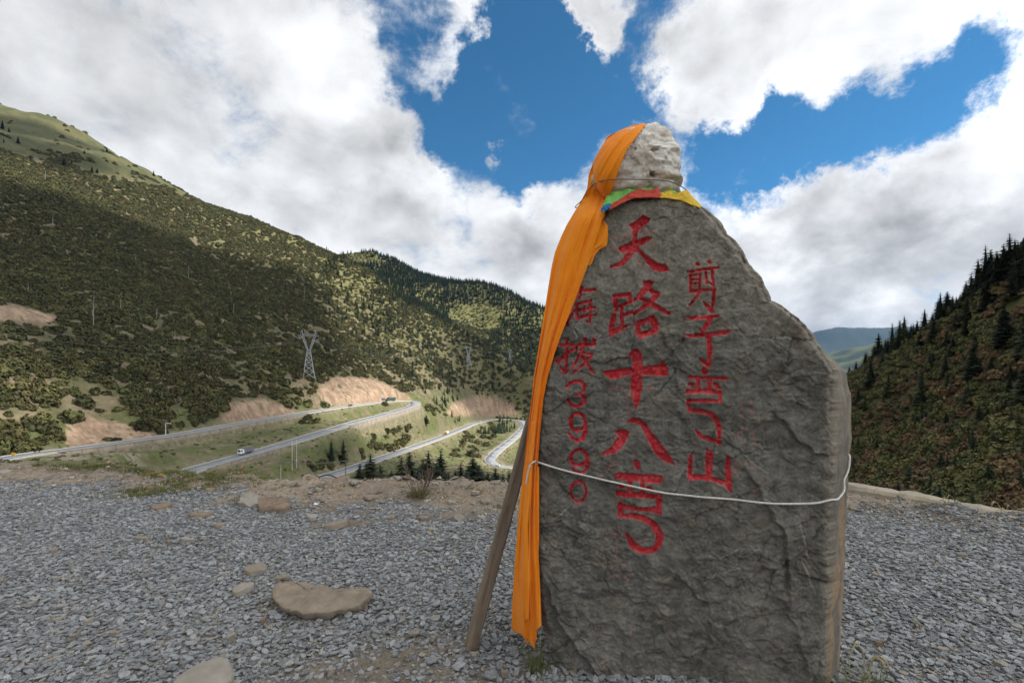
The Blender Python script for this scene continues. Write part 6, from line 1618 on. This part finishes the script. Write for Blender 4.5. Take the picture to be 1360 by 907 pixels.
for k in (-1, 0, 1):
    off = Vector((.8 * k, 0, .1))
    wire(tops[0] + off, tops[1] + off, 3, .035, 'thin telephone wire passing in front of the spruces', 'telephone wires in the valley', 'telephone_wire')
    wire(tops[0] + off, Vector(P(330, 604 + 2 * k, 120)), 1.5, .03, 'thin telephone wire running over the valley grass', 'telephone wires over the grass', 'telephone_wire')
    wire(tops[1] + off, Vector(P(760, 618 + 2 * k, 300)), 4, .04, 'thin telephone wire running past the lower bend', 'telephone wires by the lower bend', 'telephone_wire')
# camera gantry beside the upper road
i = idx_at(230, 578, 240); p = ROAD_A[i] + np.r_[RNRM[i] * -4.9, 0]
root = empty('road_gantry', p, math.atan2(RT[i, 1], RT[i, 0])); tag(root, 'white cantilever camera gantry beside the upper road', 'gantry')
MB().tube([(0, 0, -.5), (0, 0, 6.2)], [.2, .15], 8).build('post', M_WPOST, root); MB().tube([(0, 0, 6.1), (0, -3.6, 6.2)], [.13, .10], 8).build('arm', M_WPOST, root)
for yy in (-1.8, -3.3): MB().box((0, yy, 5.95), (.6, .35, .35)).build('camera_box', M_STEEL, root)
# signs
def sign(qx, qy, d, w, h, ph, col, label, back=None):
    x_ = (qx - CXP) / F * d; z_ = zg(x_, d); root = empty('road_sign', (x_, d, z_)); tag(root, label, 'sign')
    for s in (-1, 1): MB().tube([(s * w * .35, 0, -.3), (s * w * .35, 0, ph + h * .9)], .05, 6).build('post', M_STEEL, root)
    MB().box((0, -.08, ph + h / 2), (w, .06, h)).build('panel', surf('sign_paint', col, .5, .12, 1), root)
    MB().box((0, -.116, ph + h / 2), (w * .86, .008, h * .12)).build('stripe', surf('sign_stripe', back or (.7, .6, .4), .5, .1, 1), root)
sign(322, 614, 205, 1.5, 1.8, .5, (.42, .07, .02), 'small red brown sign beside the road with the white truck')
sign(18, 600, 172, 1.3, 1.3, 1.2, (.70, .36, .03), 'small yellow sign at the foot of the left hill')
sign(509, 533, 452, 3.2, 2.0, 1.5, (.03, .12, .28), 'blue road sign in front of the upper hairpin', (.8, .8, .8))
# vehicles
M_TYRE = surf('tyre', (.02, .02, .02), .8, .1, 5); M_GLASS = surf('dark_glass', (.02, .025, .03), .1, .05, 1, spec=.6); M_LAMP = surf('lamp_lens', (.7, .65, .5), .2, .1, 1)
def paint(name, c): return surf(name, c, .35, .08, 1, spec=.5)
def wheel(root, x, y, r, w):
    o = MB().tube([(x, y - w / 2, r), (x, y + w / 2, r)], r, 14).build('wheel', M_TYRE, root); MB().tube([(x, y - w / 2 - .01, r), (x, y + w / 2 + .01, r)], r * .55, 10).build('rim', M_STEEL, o)
def car(root, colr):
    bw = .88; prof = [(-2.1, .35), (2.15, .35), (2.2, .62), (1.95, .82), (1.05, .95), (.35, 1.42), (-1.0, 1.46), (-1.75, 1.05), (-2.15, .95)]
    MB().prism(prof, -bw, bw, 'y').build('body', paint('car_paint', colr), root)
    for s in (-1, 1): MB().prism([(.85, .98), (.32, 1.34), (-.95, 1.37), (-1.5, 1.05)], s * (bw + .006) - .004, s * (bw + .006) + .004, 'y').build('side_window', M_GLASS, root)
    MB().add([(1.06, -.75, .97), (1.06, .75, .97), (.40, .68, 1.40), (.40, -.68, 1.40)], [(0, 1, 2, 3)]).build('windscreen', M_GLASS, root).location = (.012, 0, .012)
    for s in (-1, 1):
        MB().box((2.14, s * .6, .68), (.14, .36, .16)).build('headlight', M_LAMP, root)
        for xx in (-1.35, 1.4): wheel(root, xx, s * .78, .33, .24)
def truck(root, cabc, boxc, length, hbox, tarp=False):
    L2 = length / 2
    MB().box((-.9, 0, .85), (length - 1.2, .9, .3)).build('chassis', M_TYRE, root)
    MB().prism([(L2 - 2.1, .6), (L2, .6), (L2, 1.5), (L2 - .22, 2.55), (L2 - 2.1, 2.65)], -1.15, 1.15, 'y').build('cab', paint('cab_paint', cabc), root)
    MB().add([(L2 + .01, -1.0, 1.55), (L2 + .01, 1.0, 1.55), (L2 - .2, .95, 2.45), (L2 - .2, -.95, 2.45)], [(0, 1, 2, 3)]).build('windscreen', M_GLASS, root)
    for s in (-1, 1):
        MB().box((L2 - .8, s * 1.156, 2.0), (.9, .01, .7)).build('side_window', M_GLASS, root); MB().box((L2 + .01, s * .85, .95), (.05, .35, .25)).build('headlight', M_LAMP, root)
    lb = length - 2.3; x0 = -L2; bx = MB()
    if tarp: bx.prism([(-1.22, 1.05), (1.22, 1.05), (1.24, hbox - .4), (.8, hbox), (-.8, hbox), (-1.24, hbox - .4)], x0, x0 + lb, 'x')
    else: bx.box((x0 + lb / 2, 0, (1.05 + hbox) / 2), (lb, 2.45, hbox - 1.05))
    cb = bx.build('cargo_body', paint('cargo_paint', boxc), root)
    for k in range(1, int(lb / 1.3)):
        for s in (-1, 1): MB().box((x0 + k * 1.3, s * 1.24, (1.05 + hbox - .4) / 2), (.08, .05, hbox - 1.5)).build('rib', paint('rib_paint', tuple(v_ * .8 for v_ in boxc)), cb)
    for xx in [L2 - 1.2, -L2 + 1.2, -L2 + 2.4][: 3 if length > 8 else 2]:
        for s in (-1, 1): wheel(root, xx, s * 1.0, .5, .35)
def vehicle(name, qx, qy, d, lane, flip, label, cat, build):
    i = idx_at(qx, qy, d); q = ROAD_A[i]; a = math.atan2(RT[i, 1], RT[i, 0]) + (math.pi if flip else 0)
    root = empty(name, (q[0] + RNRM[i, 0] * lane, q[1] + RNRM[i, 1] * lane, q[2] + .01), a); tag(root, label, cat); build(root)
vehicle('box_truck', 333, 602, 230, 1.9, False, 'white cab truck with grey cargo box coming down the middle road', 'truck', lambda r: truck(r, (.75, .75, .74), (.17, .17, .18), 7.5, 3.3))
vehicle('tarpaulin_truck', 516, 533, 452, 1.7, True, 'long green tarpaulin truck rounding the upper hairpin', 'truck', lambda r: truck(r, (.06, .09, .07), (.05, .08, .055), 12.5, 3.9, True))
vehicle('dark_car', 463, 539.5, 398, 1.8, True, 'small black car on the upper road below the bare cutting', 'car', lambda r: car(r, (.02, .022, .03)))
vehicle('white_car', 663, 618, 400, 1.6, False, 'small white car leaving the lower bend', 'car', lambda r: car(r, (.78, .78, .77)))
vehicle('yellow_truck', 594, 577, 490, -1.6, True, 'yellow and white truck on the lower road above the spruces', 'truck', lambda r: truck(r, (.62, .40, .08), (.62, .60, .55), 8.5, 3.2))
vehicle('far_car', 636, 561, 645, 1.6, False, 'tiny pale car on the far stretch above the lower bend', 'car', lambda r: car(r, (.6, .6, .6)))

# ---------------------------------------------------------------- clouds overhead, out of the picture, whose shadows lie on the land
m, t, b = new_mat('cloud_white'); b.inputs['Base Color'].default_value = (.85, .86, .88, 1); b.inputs['Roughness'].default_value = 1.0
M_CLOUD = m
def cloud(gx, gy, gz, rx, ry, alt, seed, n=26, label=None):
    """a cloud whose shadow falls round a ground point"""
    g = np.random.default_rng(seed); tt = (alt - gz) / SUN_DIR.z; c = Vector((gx, gy, gz)) + SUN_DIR * tt
    bm = bmesh.new()
    for i in range(n):
        a = g.uniform(0, 6.28); r = math.sqrt(g.random()); s = g.uniform(.22, .42) * min(rx, ry) * (1.15 - .4 * r)
        M = Matrix.Translation((math.cos(a) * r * rx * .8, math.sin(a) * r * ry * .8, g.uniform(0, .25) * s)) @ Matrix.Diagonal((s * 1.25, s * 1.25, s * .62, 1))
        bmesh.ops.create_icosphere(bm, subdivisions=3, radius=1.0, matrix=M)
    co = np.array([v.co for v in bm.verts]); d = fbm(co[:, 0] / 45 + seed, co[:, 1] / 45 + co[:, 2] / 30, 4, seed) * 16
    for v, k in zip(bm.verts, d): v.co += v.co.normalized() * float(k)
    me = bpy.data.meshes.new('cloud'); bm.to_mesh(me); bm.free()
    o = link_mesh('cloud', me, M_CLOUD, None, True); o.location = c; tag(o, None, None, None, 'stuff')
cloud(40, 40, 0, 300, 260, 1500, 1)
cloud(-320, 430, 70, 240, 270, 1500, 2, 30)
cloud(-700, 640, 300, 190, 150, 1500, 4, 18)
cloud(-110, 265, -32, 150, 115, 1500, 5, 20)
cloud(-30, 740, 20, 120, 110, 1500, 3, 14)

# ---------------------------------------------------------------- mountain air
mb = MB().box((0, 500, 230), (21000, 21000, 980)); hz_me = mb.mesh('haze')
m = bpy.data.materials.new('mountain_air'); m.use_nodes = True; t = m.node_tree; t.nodes.clear()
pv = N(t, 'ShaderNodeVolumePrincipled'); pv.inputs['Color'].default_value = (.2, .5, 1.0, 1); pv.inputs['Density'].default_value = 2.0e-5; pv.inputs['Anisotropy'].default_value = .2
mo = N(t, 'ShaderNodeOutputMaterial'); L(t, pv.outputs[0], mo.inputs['Volume'])
haze = link_mesh('haze', hz_me, m); tag(haze, kind='stuff')
